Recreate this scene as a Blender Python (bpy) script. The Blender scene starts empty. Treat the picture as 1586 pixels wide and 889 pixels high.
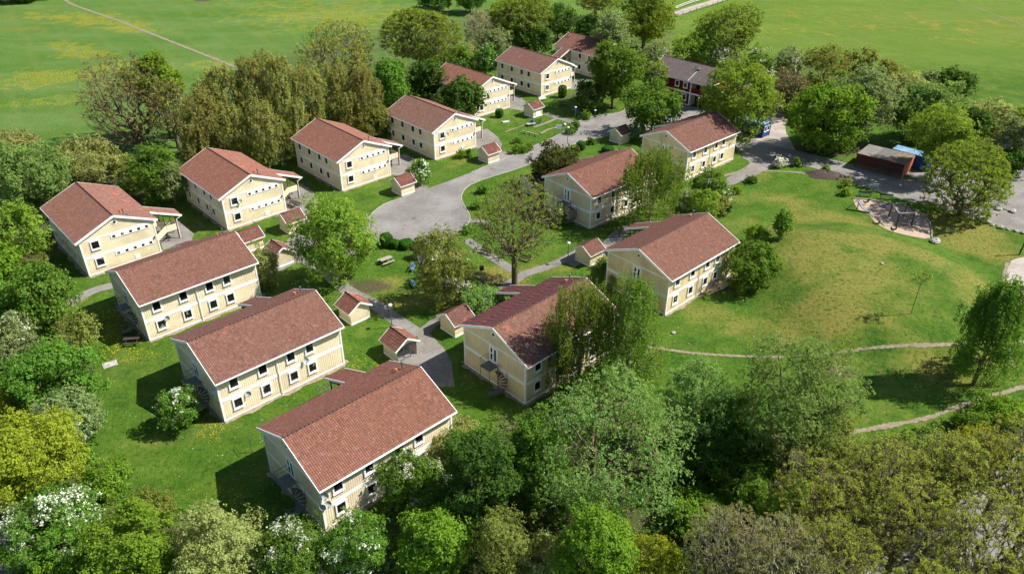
import bpy, bmesh, math, random
import numpy as np
from mathutils import Vector, Matrix
R = math.radians
random.seed(7); rng = np.random.default_rng(11)
sc = bpy.context.scene
# ---------------------------------------------------------------- camera
CH, CP, CR, CF = 52.56, 0.550641, -0.0043125, 1187.468
cam = bpy.data.cameras.new('camera'); cam_o = bpy.data.objects.new('camera', cam); sc.collection.objects.link(cam_o)
cam.sensor_width = 36; cam.lens = CF/1586*36; cam.clip_start = 1; cam.clip_end = 3000
fwd = Vector((0, math.cos(CP), -math.sin(CP))); up0 = Vector((0, math.sin(CP), math.cos(CP))); rt0 = Vector((1, 0, 0))
rt = rt0*math.cos(CR) - up0*math.sin(CR); up = up0*math.cos(CR) + rt0*math.sin(CR)
cam_o.matrix_world = Matrix(((rt.x, up.x, -fwd.x, 0), (rt.y, up.y, -fwd.y, 0), (rt.z, up.z, -fwd.z, CH), (0, 0, 0, 1)))
sc.camera = cam_o
# ---------------------------------------------------------------- light
SUN_AZ, SUN_EL = 5.0, 48.5            # azimuth counted from +X towards +Y
w = bpy.data.worlds.new('World'); sc.world = w; w.use_nodes = True
nt = w.node_tree; nt.nodes.clear()
sky = nt.nodes.new('ShaderNodeTexSky'); sky.sky_type = 'NISHITA'; sky.sun_disc = False
sky.sun_elevation = R(SUN_EL); sky.sun_rotation = R(90-SUN_AZ); sky.altitude = 50; sky.air_density = 1.0; sky.dust_density = 1.0
bg = nt.nodes.new('ShaderNodeBackground'); bg.inputs[1].default_value = 0.080
wo = nt.nodes.new('ShaderNodeOutputWorld'); nt.links.new(sky.outputs[0], bg.inputs[0]); nt.links.new(bg.outputs[0], wo.inputs[0])
sl = bpy.data.lights.new('sun', 'SUN'); sl.energy = 5.0; sl.angle = R(0.5); sl.color = (1.0, 0.95, 0.87)
so = bpy.data.objects.new('sun', sl); sc.collection.objects.link(so)
sd = Vector((math.cos(R(SUN_EL))*math.cos(R(SUN_AZ)), math.cos(R(SUN_EL))*math.sin(R(SUN_AZ)), math.sin(R(SUN_EL))))
so.rotation_euler = sd.to_track_quat('Z', 'Y').to_euler(); so.location = sd*200
sc.view_settings.view_transform = 'Standard'; sc.view_settings.look = 'None'; sc.view_settings.gamma = 1; sc.view_settings.exposure = 0.70
cy = sc.cycles
cy.use_adaptive_sampling = True; cy.adaptive_threshold = 0.03; cy.use_denoising = True
cy.max_bounces = 5; cy.diffuse_bounces = 3; cy.glossy_bounces = 2; cy.transmission_bounces = 3; cy.transparent_max_bounces = 6
cy.sample_clamp_indirect = 4
col = sc.collection
# ---------------------------------------------------------------- where a picture point lies in the place
MX, MY, MRX, MRY, MH = 47.0, 86.0, 18.0, 21.5, 3.3   # the grassy mound
def hgt(x, y):
    d = ((x-MX)/MRX)**2 + ((y-MY)/MRY)**2
    return MH*(1-d)**2*(1+2*d)*0.9 if d < 1 else 0.0
def at(u, v, z=None):
    a = u-793; b = v-444.5; c, s = math.cos(CR), math.sin(CR); x = c*a+s*b; y = -s*a+c*b
    d = (x, CF*math.cos(CP)-y*math.sin(CP), -CF*math.sin(CP)-y*math.cos(CP))
    zz = 0.0 if z is None else z
    for _ in range(1 if z is not None else 6):
        t = (zz-CH)/d[2]; px, py = d[0]*t, d[1]*t
        if z is None: zz = 0.5*zz + 0.5*hgt(px, py)
    if z is None: zz = hgt(px, py)
    return Vector((px, py, zz))
# ---------------------------------------------------------------- object helpers
class MB:
    def __init__(s): s.v = []; s.f = []; s.m = []; s.uv = None
    def add(s, vs, fs, mi=0):
        b = len(s.v); s.v += [tuple(p) for p in vs]; s.f += [tuple(b+i for i in f) for f in fs]; s.m += [mi]*len(fs)
    def box(s, x0, x1, y0, y1, z0, z1, mi=0):
        s.add([(x0,y0,z0),(x1,y0,z0),(x1,y1,z0),(x0,y1,z0),(x0,y0,z1),(x1,y0,z1),(x1,y1,z1),(x0,y1,z1)],
              [(0,3,2,1),(4,5,6,7),(0,1,5,4),(1,2,6,5),(2,3,7,6),(3,0,4,7)], mi)
    def bar(s, a, b, w, h, mi=0, up=(0,0,1)):
        a = Vector(a); b = Vector(b); d = (b-a).normalized(); u = Vector(up)
        sx = d.cross(u)
        if sx.length < 1e-4: sx = d.cross(Vector((1,0,0)))
        sx.normalize(); u = sx.cross(d).normalized(); sx *= w/2; u *= h/2
        s.add([a-sx-u, a+sx-u, a+sx+u, a-sx+u, b-sx-u, b+sx-u, b+sx+u, b-sx+u],
              [(0,3,2,1),(4,5,6,7),(0,1,5,4),(1,2,6,5),(2,3,7,6),(3,0,4,7)], mi)
    def tube(s, pts, r, n=6, mi=0, cap=True):
        pts = [Vector(p) for p in pts]; rs = r if isinstance(r, (list, tuple)) else [r]*len(pts); b = len(s.v)
        for i, p in enumerate(pts):
            d = (pts[min(i+1, len(pts)-1)]-pts[max(i-1, 0)]).normalized()
            x = d.cross(Vector((0.01, 0.02, 1)) if abs(d.z) < .95 else Vector((1, 0, 0))).normalized(); y = d.cross(x)
            for k in range(n):
                t = 2*math.pi*k/n; s.v.append(tuple(p+(x*math.cos(t)+y*math.sin(t))*rs[i]))
        for i in range(len(pts)-1):
            for k in range(n): s.f.append((b+i*n+k, b+i*n+(k+1)%n, b+(i+1)*n+(k+1)%n, b+(i+1)*n+k)); s.m.append(mi)
        if cap:
            s.f.append(tuple(b+k for k in range(n))[::-1]); s.m.append(mi)
            s.f.append(tuple(b+(len(pts)-1)*n+k for k in range(n))); s.m.append(mi)
    def lathe(s, c, prof, n=12, mi=0):
        b = len(s.v)
        for r, z in prof:
            for k in range(n): t = 2*math.pi*k/n; s.v.append((c[0]+r*math.cos(t), c[1]+r*math.sin(t), c[2]+z))
        for i in range(len(prof)-1):
            for k in range(n): s.f.append((b+i*n+k, b+i*n+(k+1)%n, b+(i+1)*n+(k+1)%n, b+(i+1)*n+k)); s.m.append(mi)
    def mesh(s, name, mats, smooth=False):
        me = bpy.data.meshes.new(name); me.from_pydata(s.v, [], s.f)
        for m in (mats if isinstance(mats, (list, tuple)) else [mats]): me.materials.append(m)
        me.polygons.foreach_set('material_index', s.m)
        if smooth: me.polygons.foreach_set('use_smooth', [True]*len(s.f))
        me.update(); return me
    def build(s, name, mats, parent=None, smooth=False):
        o = bpy.data.objects.new(name, s.mesh(name, mats, smooth)); col.objects.link(o)
        if parent is not None: o.parent = parent
        return o
def tag(o, label=None, cat=None, group=None, kind=None):
    for k, v in (('label', label), ('category', cat), ('group', group), ('kind', kind)):
        if v: o[k] = v
    return o
def empty(name, loc=(0,0,0), rz=0, **k):
    o = bpy.data.objects.new(name, None); col.objects.link(o); o.location = loc; o.rotation_euler = (0,0,rz); o.empty_display_size = .3
    return tag(o, **k)
def copy_tree(o, parent=None):
    c = o.copy(); col.objects.link(c)
    if parent is not None: c.parent = parent
    for ch in list(o.children): copy_tree(ch, c)
    return c
# ---------------------------------------------------------------- materials
def nmat(name):
    m = bpy.data.materials.new(name); m.use_nodes = True; n = m.node_tree; n.nodes.clear()
    out = n.nodes.new('ShaderNodeOutputMaterial'); return m, n, out
def N(n, t, **kw):
    x = n.nodes.new('ShaderNode'+t)
    for k, v in kw.items():
        if k.startswith('i_'): x.inputs[int(k[2:])].default_value = v
        else: setattr(x, k, v)
    return x
def L(n, a, b): n.links.new(a, b)
def noise(n, vec, scale, detail=4, rough=.6):
    x = N(n, 'TexNoise'); x.inputs['Scale'].default_value = scale; x.inputs['Detail'].default_value = detail; x.inputs['Roughness'].default_value = rough
    if vec is not None: L(n, vec, x.inputs['Vector'])
    return x.outputs['Fac']
def ramp(n, fac, stops):
    x = N(n, 'ValToRGB'); e = x.color_ramp.elements
    while len(e) < len(stops): e.new(.5)
    for el, (p, c) in zip(e, stops): el.position = p; el.color = (*c, 1) if len(c) == 3 else c
    L(n, fac, x.inputs[0]); return x.outputs[0]
def mix(n, f, a, b, bt='MIX'):
    x = N(n, 'Mix', data_type='RGBA', blend_type=bt)
    if isinstance(f, (int, float)): x.inputs[0].default_value = f
    else: L(n, f, x.inputs[0])
    for i, v in ((6, a), (7, b)):
        if isinstance(v, tuple): x.inputs[i].default_value = (*v, 1) if len(v) == 3 else v
        else: L(n, v, x.inputs[i])
    return x.outputs[2]
def mth(n, op, a, b=None, clamp=False):
    x = N(n, 'Math', operation=op, use_clamp=clamp)
    for i, v in ((0, a), (1, b)):
        if v is None: continue
        if isinstance(v, (int, float)): x.inputs[i].default_value = v
        else: L(n, v, x.inputs[i])
    return x.outputs[0]
def step(n, v, lo, hi):
    x = N(n, 'MapRange', interpolation_type='SMOOTHSTEP'); x.inputs[1].default_value = lo; x.inputs[2].default_value = hi; L(n, v, x.inputs[0]); return x.outputs[0]
def bump(n, h, dist, strength=1.0):
    b = N(n, 'Bump'); b.inputs['Distance'].default_value = dist; b.inputs['Strength'].default_value = strength; L(n, h, b.inputs['Height']); return b.outputs[0]
def bsdf(n, out, colr, rough=.8, nrm=None, metal=0, spec=.3):
    p = N(n, 'BsdfPrincipled')
    if isinstance(colr, tuple): p.inputs['Base Color'].default_value = (*colr, 1)
    else: L(n, colr, p.inputs['Base Color'])
    if isinstance(rough, (int, float)): p.inputs['Roughness'].default_value = rough
    else: L(n, rough, p.inputs['Roughness'])
    p.inputs['Metallic'].default_value = metal; p.inputs['Specular IOR Level'].default_value = spec
    if nrm is not None: L(n, nrm, p.inputs['Normal'])
    if out is not None: L(n, p.outputs[0], out.inputs[0])
    return p
def pos(n): return N(n, 'NewGeometry').outputs['Position']
def objc(n): return N(n, 'TexCoord').outputs['Object']
def simple(name, c, rough=.7, var=.15, scale=3., metal=0, spec=.3):
    m, n, out = nmat(name); f = noise(n, pos(n), scale, 5)
    a = tuple(x*(1-var) for x in c); b = tuple(min(1, x*(1+var)) for x in c)
    bsdf(n, out, ramp(n, f, [(.3, a), (.7, b)]), rough, None, metal, spec); return m
M = {}
M['white'] = simple('white_paint', (.86, .86, .84), .55, .08, 1.2)
M['bark'] = simple('bark', (.145, .112, .068), .9, .35, 4)
M['bark_pale'] = simple('pale_bark', (.29, .26, .175), .9, .3, 4)
M['steel'] = simple('galvanised_steel', (.17, .185, .20), .45, .15, 5, .6)
M['lamp'] = simple('lamp_white', (.8, .8, .8), .4, .05)
M['wood_grey'] = simple('weathered_wood', (.33, .30, .26), .85, .2, 6)
M['wood_dark'] = simple('dark_stained_wood', (.06, .045, .035), .8, .2, 6)
M['wood_new'] = simple('fresh_timber', (.62, .47, .27), .7, .2, 4)
M['wood_blue'] = simple('blue_painted_wood', (.10, .17, .32), .6, .15, 6)
M['black'] = simple('black_metal', (.02, .02, .022), .5, .1)
M['dark_green'] = simple('dark_green_paint', (.03, .07, .045), .6, .15)
M['red'] = simple('red_paint', (.4, .04, .03), .5, .1)
M['bluep'] = simple('bright_blue_paint', (.012, .06, .26), .45, .2, 1)
M['blue_roof'] = simple('pale_blue_roof_sheet', (.17, .31, .44), .5, .35, .7)
M['stone'] = simple('granite', (.36, .34, .31), .9, .35, 2)
M['concrete'] = simple('concrete', (.42, .40, .37), .9, .2, 1.5)
M['kerb'] = simple('kerb_stone', (.36, .34, .31), .9, .2, 3)
M['dish'] = simple('dish_grey', (.42, .47, .50), .45, .08)
M['orange'] = simple('orange_clay', (.55, .16, .06), .7, .2, 3)
M['interior'] = simple('dark_interior', (.012, .012, .012), .9, .1)
def glass_mat():
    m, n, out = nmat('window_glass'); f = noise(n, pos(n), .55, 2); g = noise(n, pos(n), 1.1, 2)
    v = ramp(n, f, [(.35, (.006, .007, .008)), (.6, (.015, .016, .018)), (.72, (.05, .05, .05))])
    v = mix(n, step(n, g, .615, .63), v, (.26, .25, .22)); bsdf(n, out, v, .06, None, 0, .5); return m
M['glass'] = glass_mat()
def wall_mat(name, c, c2):
    m, n, out = nmat(name); o = objc(n); p = pos(n)
    mp = N(n, 'Mapping'); mp.inputs['Scale'].default_value = (3, 3, .35); L(n, p, mp.inputs[0])
    f = noise(n, mp.outputs[0], 1.4, 6, .65); big = noise(n, p, .35, 3)
    v = mix(n, step(n, f, .35, .75), c, c2); v = mix(n, step(n, big, .4, .7), v, tuple(x*.86 for x in c2))
    sx = N(n, 'SeparateXYZ'); L(n, o, sx.inputs[0])
    low = mth(n, 'MULTIPLY', mth(n, 'SUBTRACT', 1.0, step(n, sx.outputs[2], .1, 1.1)), noise(n, p, 2.5, 4))
    v = mix(n, mth(n, 'MULTIPLY', low, .5), v, (.30, .27, .17))
    oi = N(n, 'ObjectInfo'); hs = N(n, 'HueSaturation'); L(n, v, hs.inputs['Color']); L(n, mth(n, 'ADD', mth(n, 'MULTIPLY', oi.outputs['Random'], .14), .90), hs.inputs['Value']); L(n, mth(n, 'ADD', mth(n, 'MULTIPLY', oi.outputs['Random'], .3), .85), hs.inputs['Saturation'])
    bsdf(n, out, hs.outputs[0], .7, bump(n, f, .004)); return m
M['wall'] = wall_mat('pale_yellow_boards', (.90, .775, .54), (.86, .725, .49))
M['wall_old'] = wall_mat('weathered_yellow_boards', (.84, .70, .45), (.74, .61, .39))
M['wall_red'] = wall_mat('falu_red_boards', (.17, .015, .015), (.13, .012, .012))
M['wall_brick'] = wall_mat('dark_red_boards', (.088, .032, .026), (.065, .024, .02))
M['brick_end'] = simple('orange_brick', (.42, .13, .07), .85, .2, 4)
def tile_mat(name, cols, patch=None, stripes=False):
    m, n, out = nmat(name); uv = N(n, 'UVMap').outputs[0]; p = pos(n)
    fl = N(n, 'VectorMath', operation='FLOOR'); L(n, uv, fl.inputs[0])
    oi = N(n, 'ObjectInfo'); ad = N(n, 'VectorMath', operation='ADD'); L(n, fl.outputs[0], ad.inputs[0]); L(n, oi.outputs['Location'], ad.inputs[1])
    wn = N(n, 'TexWhiteNoise'); L(n, ad.outputs[0], wn.inputs['Vector'])
    k = len(cols); v = ramp(n, wn.outputs['Value'], [(i/(k-1), c) for i, c in enumerate(cols)])
    big = noise(n, p, .45, 5, .6)
    v = mix(n, step(n, big, .35, .7), v, tuple(x*.74 for x in cols[k//2]), 'MIX') if not stripes else v
    v = mix(n, .55, v, ramp(n, wn.outputs['Value'], [(i/(k-1), c) for i, c in enumerate(cols)]))
    fine = noise(n, p, 9, 4); v = mix(n, mth(n, 'MULTIPLY', step(n, fine, .5, .75), .35), v, (.17, .12, .10))
    v = mix(n, mth(n, 'MULTIPLY', step(n, noise(n, p, 1.3, 6, .7), .56, .7), .45), v, (.34, .27, .22))
    v = mix(n, mth(n, 'MULTIPLY', step(n, noise(n, p, .8, 5, .7), .6, .72), .5), v, (.11, .06, .05))
    if patch is not None:
        pf = noise(n, p, .33, 2); w2 = mth(n, 'MULTIPLY', step(n, pf, patch, patch+.03), step(n, wn.outputs['Value'], .25, .3))
        v = mix(n, w2, v, (.42, .12, .06))
    if stripes:
        sx = N(n, 'SeparateXYZ'); L(n, uv, sx.inputs[0])
        yy = mth(n, 'ADD', mth(n, 'MULTIPLY', sx.outputs[0], .62), mth(n, 'MULTIPLY', mth(n, 'SINE', mth(n, 'MULTIPLY', sx.outputs[1], .5)), .55))
        sn = mth(n, 'SINE', mth(n, 'ADD', mth(n, 'MULTIPLY', yy, 2.6), mth(n, 'MULTIPLY', noise(n, uv, .35, 3), 3.0)))
        v = mix(n, step(n, sn, .25, .5), v, (.055, .045, .050))
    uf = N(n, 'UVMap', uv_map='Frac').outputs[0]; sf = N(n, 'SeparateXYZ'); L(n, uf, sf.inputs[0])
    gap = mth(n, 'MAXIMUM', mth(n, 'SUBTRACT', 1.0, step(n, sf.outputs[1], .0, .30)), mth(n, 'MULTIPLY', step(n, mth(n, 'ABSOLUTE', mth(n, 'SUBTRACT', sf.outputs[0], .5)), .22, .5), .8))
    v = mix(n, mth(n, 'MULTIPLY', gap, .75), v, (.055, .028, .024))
    hs = N(n, 'HueSaturation'); L(n, v, hs.inputs['Color']); L(n, mth(n, 'ADD', mth(n, 'MULTIPLY', oi.outputs['Random'], .16), .92), hs.inputs['Value']); L(n, mth(n, 'ADD', mth(n, 'MULTIPLY', oi.outputs['Random'], .15), .85), hs.inputs['Saturation'])
    bsdf(n, out, hs.outputs[0], .82, bump(n, fine, .01)); return m
TC = [(.145, .060, .038), (.245, .102, .063), (.185, .075, .047), (.325, .142, .090), (.16, .065, .042), (.275, .114, .071), (.225, .092, .058)]
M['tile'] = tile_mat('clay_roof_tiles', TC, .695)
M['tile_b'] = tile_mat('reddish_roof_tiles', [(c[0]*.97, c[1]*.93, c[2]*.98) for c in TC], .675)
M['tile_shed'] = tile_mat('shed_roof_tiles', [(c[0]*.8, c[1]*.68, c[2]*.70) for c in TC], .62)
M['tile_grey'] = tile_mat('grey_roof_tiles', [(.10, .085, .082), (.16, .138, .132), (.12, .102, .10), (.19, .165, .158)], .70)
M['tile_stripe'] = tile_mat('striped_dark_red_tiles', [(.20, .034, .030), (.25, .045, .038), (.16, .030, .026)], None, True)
# leaves: colour of the leaf itself, a little different on every leaf and every tree
def leaf_mat(name, c, var=.35, trans=.48, hue=None):
    m, n, out = nmat(name); g = N(n, 'NewGeometry'); oi = N(n, 'ObjectInfo')
    a = tuple(x*(1-var) for x in c); b = tuple(x*(1+var) for x in c)
    v = ramp(n, g.outputs['Random Per Island'], [(0, a), (.5, c), (1, b)])
    big = noise(n, g.outputs['Position'], .5, 3); alt = hue or (c[0]*1.06, c[1]*1.03, c[2]*.9)
    v = mix(n, step(n, big, .38, .66), v, alt)
    hs = N(n, 'HueSaturation'); L(n, v, hs.inputs['Color'])
    L(n, mth(n, 'ADD', mth(n, 'MULTIPLY', oi.outputs['Random'], .03), .487), hs.inputs['Hue'])
    L(n, mth(n, 'ADD', mth(n, 'MULTIPLY', oi.outputs['Random'], .35), .82), hs.inputs['Value'])
    d = N(n, 'BsdfDiffuse'); t = N(n, 'BsdfTranslucent'); L(n, hs.outputs[0], d.inputs[0])
    t2 = mix(n, .5, hs.outputs[0], (c[0]*1.6, c[1]*1.35, c[2]*.8)); L(n, t2, t.inputs[0])
    ms = N(n, 'MixShader'); ms.inputs[0].default_value = trans; L(n, d.outputs[0], ms.inputs[1]); L(n, t.outputs[0], ms.inputs[2])
    L(n, ms.outputs[0], out.inputs[0]); return m
LF = {'maple': (0.191, 0.325, 0.037), 'green': (0.145, 0.263, 0.040), 'dark': (0.087, 0.168, 0.033), 'grey': (0.249, 0.325, 0.132), 'willow': (.225, .355, .100),
      'pale': (0.336, 0.375, 0.132), 'yellow': (.31, .355, .036), 'lime': (.235, .345, .050), 'olive': (.235, .275, .065), 'brownish': (.27, .235, .09), 'bud': (.315, .365, .070),
      'birch': (0.162, 0.263, 0.037), 'copper': (0.099, 0.118, 0.033), 'twigbud': (.30, .31, .12), 'wood': (.28, .295, .085)}
for k, c in LF.items(): M['leaf_'+k] = leaf_mat('leaf_'+k, c)
M['blossom'] = leaf_mat('blossom_white', (.70, .71, .62), .12, .25, (.60, .63, .50))
M['hedge'] = leaf_mat('leaf_hedge', (.05, .14, .018), .3, .2)
from mathutils.geometry import tessellate_polygon
# ---------------------------------------------------------------- tiled roofs as real relief
def tiles(name, rects, mats, parent=None, cw=.205, rh=.25, amp=.044, lap=.032, lift=.05):
    V = []; F = []; U = []; MI = []; b = 0
    for (x0, x1, ye, ze, yr, zr, mi) in rects:
        ln = math.hypot(yr-ye, zr-ze); nr = max(2, round(ln/rh)); nc = max(2, round((x1-x0)/cw)); k = 4
        xs = np.linspace(0, nc, nc*k+1); prof = amp*(.5-.5*np.cos(2*np.pi*xs))
        ny, nz = -(zr-ze)/ln*math.copysign(1, 1), (yr-ye)/ln
        nrm = np.array([0, ny, nz]); nrm = nrm if nrm[2] > 0 else -nrm
        for r in range(nr):
            for t, e in ((r/nr, lap), ((r+1)/nr+.004, 0.0)):
                jit = 0
                base = np.array([0, ye+(yr-ye)*t, ze+(zr-ze)*t])
                P = np.empty((len(xs), 3)); P[:, 0] = x0+(x1-x0)*xs/nc; P[:, 1:] = base[1:]
                P += (prof+e+lift)[:, None]*nrm
                V.append(P); U.append(np.stack([xs+.001, np.full(len(xs), r+(.02 if e else .97))], 1))
            m = len(xs); i = np.arange(m-1); a = b+2*r*m+i
            F.append(np.stack([a, a+1, a+1+m, a+m], 1)); MI.append(np.full(m-1, mi))
            if r:      # riser between courses
                c = b+(2*r-1)*m+i; F.append(np.stack([c, c+1, c+1+m, c+m], 1)); MI.append(np.full(m-1, mi))
        # eave edge strip
        P = V[-2*nr].copy(); P -= nrm*(lift+.02); V.append(P); U.append(U[-2*nr]); q = b+2*nr*len(xs); m = len(xs); i = np.arange(m-1)
        F.append(np.stack([q+i, q+i+1, b+i+1, b+i], 1)); MI.append(np.full(m-1, mi))
        b += (2*nr+1)*m
    V = np.concatenate(V); F = np.concatenate(F); U = np.concatenate(U); MI = np.concatenate(MI)
    me = bpy.data.meshes.new(name); me.vertices.add(len(V)); me.vertices.foreach_set('co', V.ravel().astype('f'))
    me.loops.add(F.size); me.loops.foreach_set('vertex_index', F.ravel().astype('i')); me.polygons.add(len(F))
    me.polygons.foreach_set('loop_start', np.arange(0, F.size, 4, dtype='i'))
    # make the quads look outward
    for m in mats: me.materials.append(m)
    me.polygons.foreach_set('material_index', MI.astype('i')); me.polygons.foreach_set('use_smooth', np.zeros(len(F), bool))
    uvl = me.uv_layers.new(name='UVMap'); fu = np.stack([np.repeat(0, F.size), np.repeat(0, F.size)], 1).astype('f')
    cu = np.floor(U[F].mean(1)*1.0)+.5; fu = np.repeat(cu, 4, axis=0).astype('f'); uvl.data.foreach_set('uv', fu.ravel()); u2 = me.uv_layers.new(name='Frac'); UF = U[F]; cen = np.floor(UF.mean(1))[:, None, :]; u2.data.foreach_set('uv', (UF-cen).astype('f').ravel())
    me.update(calc_edges=True)
    o = bpy.data.objects.new(name, me); col.objects.link(o)
    if parent is not None: o.parent = parent
    return o
# ---------------------------------------------------------------- the ground
def axis(lo, c0, c1, hi, st, gr=1.12):
    a = list(np.arange(c0, c1+.01, st)); s = st
    while a[-1] < hi: s *= gr; a.append(a[-1]+s)
    s = st; pre = [a[0]]
    while pre[-1] > lo: s *= gr; pre.append(pre[-1]-s)
    return np.array(pre[1:][::-1]+a)
GX = axis(-900, -85, 90, 900, .8); GY = axis(-60, 34, 190, 1500, .8)
X, Y = np.meshgrid(GX, GY); D = ((X-MX)/MRX)**2+((Y-MY)/MRY)**2
Z = np.where(D < 1, MH*(1-np.minimum(D, 1))**2*(1+2*np.minimum(D, 1))*.9, 0)
MASK = np.zeros(X.shape+(4,), 'f'); MASK[..., 3] = 1
def blob(ch, u, v, r, s=1.0, ax=1.0, rz=0.0):
    p = at(u, v); c_, s_ = math.cos(R(rz)), math.sin(R(rz)); dx = X-p.x; dy = Y-p.y
    lx = c_*dx+s_*dy; ly = -s_*dx+c_*dy; d = np.sqrt((lx/ax)**2+ly**2)/r
    MASK[..., ch] = np.clip(np.maximum(MASK[..., ch], s*np.clip(1.35-d, 0, 1)*np.clip(1/0.6, 0, 1)), -1, 1)
def polyblob(ch, pts, s=1.0, soft=3.0):
    P = [at(*p) for p in pts]; n = len(P); ins = np.zeros(X.shape, bool); dm = np.full(X.shape, 1e9)
    for i in range(n):
        a, b = P[i], P[(i+1) % n]; c = ((a.y > Y) != (b.y > Y)) & (X < (b.x-a.x)*(Y-a.y)/(b.y-a.y+1e-9)+a.x); ins ^= c
        dx, dy = b.x-a.x, b.y-a.y; t = np.clip(((X-a.x)*dx+(Y-a.y)*dy)/(dx*dx+dy*dy+1e-9), 0, 1)
        dm = np.minimum(dm, np.hypot(X-a.x-t*dx, Y-a.y-t*dy))
    sd_ = np.where(ins, dm, -dm); MASK[..., ch] = np.maximum(MASK[..., ch], s*np.clip(.5+sd_/soft, 0, 1))
# red channel: dry straw-coloured turf; green channel: dandelions; blue channel: bare leaf-littered soil
for a in [(1255, 410, 13, .55, 1.7, 75), (1180, 470, 8, .4, 2), (1300, 480, 8, .45, 2), (1245, 330, 5, .75, 1.6, 70), (1262, 400, 6, .85, 2.0, 75), (1290, 455, 6, .8, 1.8, 60), (1180, 300, 4, .6, 2), (1330, 430, 6, .65, 2), (1410, 330, 4, .5), (1300, 335, 4, .8, 2, -30),
          (1360, 375, 4, .75, 2.5, -20), (1235, 505, 4, .6, 2), (1420, 470, 5, .5), (1480, 345, 5, .85, 2, -25), (1530, 380, 4, .9, 1.6, -40), (1510, 430, 3, .7, 2.5, 60), (1500, 362, 2.5, .9, 4, -25), (1400, 640, 3, .4), (1100, 480, 4, .5, 2), (1070, 470, 3, .5), (1150, 500, 4, .45),
          (620, 465, 3.5, .6, 2), (600, 440, 3, .7), (690, 400, 3, .5), (760, 430, 4, .8, 2), (790, 420, 3, .6), (850, 420, 4, .5, 2, 30), (560, 300, 3, .3), (700, 255, 3, .55), (790, 200, 2, .3), (770, 205, 2.2, .3),
          (240, 800, 4, .3), (220, 700, 4, .3), (930, 395, 2, .4), (1180, 270, 4, .5), (1440, 250, 4, .4), (1000, 550, 3, .3), (1290, 570, 3, .8), (1310, 640, 4, .4), (1500, 440, 3, .6, 3, 60), (1470, 560, 5, .45, 2),
          (30, 40, 20, .35, 2), (1540, 30, 25, .4, 3), (1400, 60, 14, .25, 3)]: blob(0, *a[:3], a[3]*1.0, *a[4:])
for a in [(130, 35, 9, .8, 3, -20), (197, 50, 5, 1, 2.5, -25), (100, 80, 7, .7, 2, -35), (130, 90, 5, .95, 2), (80, 125, 8, .8, 2), (180, 110, 8, .8), (30, 140, 7, .6, 2), (60, 165, 5, .6, 3, 20), (330, 105, 7, .6, 2), (520, 30, 14, .7, 3), (470, 12, 16, .5, 3),
          (560, 45, 9, .6, 3), (450, 50, 8, .5, 2), (540, 15, 10, .5, 2), (1230, 15, 14, .35, 3), (1200, 45, 9, .4, 3), (1420, 35, 16, .33, 3), (1520, 58, 7, .4, 3, -20), (1330, 30, 8, .3, 3), (160, 495, 3.0, .7, 2), (175, 545, 3.4, .8, 2.2, -15), (205, 540, 3, .5, 2), (165, 700, 3, .35),
          (350, 770, 3, .5, 2), (370, 800, 3, .6, 2), (560, 565, 2.2, .6, 2), (590, 575, 2, .7), (320, 670, 2.5, .55, 2), (130, 470, 2.5, .5), (600, 510, 2, .3)]: blob(1, *a)
for p in [[(-80, 960), (-80, 240), (80, 240), (225, 280), (262, 300), (90, 400), (118, 440), (100, 470), (150, 540), (155, 600), (135, 700), (150, 770), (250, 800), (380, 820), (520, 830), (620, 780), (720, 680), (790, 640), (960, 590), (1060, 700), (1200, 660), (1330, 680), (1480, 640), (1700, 640), (1700, 960)],
          [(270, 225), (330, 120), (480, 70), (590, 40), (760, 15), (1040, 20), (1060, 80), (1240, 80), (1400, 120), (1520, 150), (1600, 190), (1600, 225), (1400, 210), (1330, 190), (1180, 150), (1100, 110), (1000, 95), (880, 70), (780, 75), (660, 130), (600, 190), (500, 190), (440, 200), (320, 240)],
          [(1185, 130), (1260, 120), (1260, 190), (1200, 180)]]: polyblob(2, p, .5 if p[0][1] < 260 else .72, 4)
for a in [(570, 445, 2, .9, 2), (600, 470, 1.5, .5), (740, 440, 3, .8, 2), (1299, 575, 1.6, .9, 2), (1268, 228, 4, .8, 2), (1437, 272, 3, .6), (1330, 225, 5, .8), (1130, 445, 1.4, .6), (940, 165, 3, .5), (900, 150, 4, .7, 2), (1230, 120, 4, .9), (1280, 232, 4, .6, 2), (690, 465, 3, .6), (1005, 205, 4, .5), (530, 435, 2.5, .6), (640, 520, 1, .4)]: blob(2, *a)
nx, ny = len(GX), len(GY); gv = np.stack([X, Y, Z], -1).reshape(-1, 3).astype('f')
ii, jj = np.meshgrid(np.arange(nx-1), np.arange(ny-1)); a_ = (jj*nx+ii).ravel(); gf = np.stack([a_, a_+1, a_+1+nx, a_+nx], 1).astype('i')
gm = bpy.data.meshes.new('ground'); gm.vertices.add(len(gv)); gm.vertices.foreach_set('co', gv.ravel()); gm.loops.add(gf.size); gm.loops.foreach_set('vertex_index', gf.ravel())
gm.polygons.add(len(gf)); gm.polygons.foreach_set('loop_start', np.arange(0, gf.size, 4, dtype='i')); gm.polygons.foreach_set('use_smooth', np.ones(len(gf), bool))
ca = gm.color_attributes.new('mask', 'FLOAT_COLOR', 'POINT'); ca.data.foreach_set('color', MASK.reshape(-1).astype('f')); gm.update(calc_edges=True)
ground = bpy.data.objects.new('ground', gm); col.objects.link(ground); ground['kind'] = 'structure'
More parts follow.
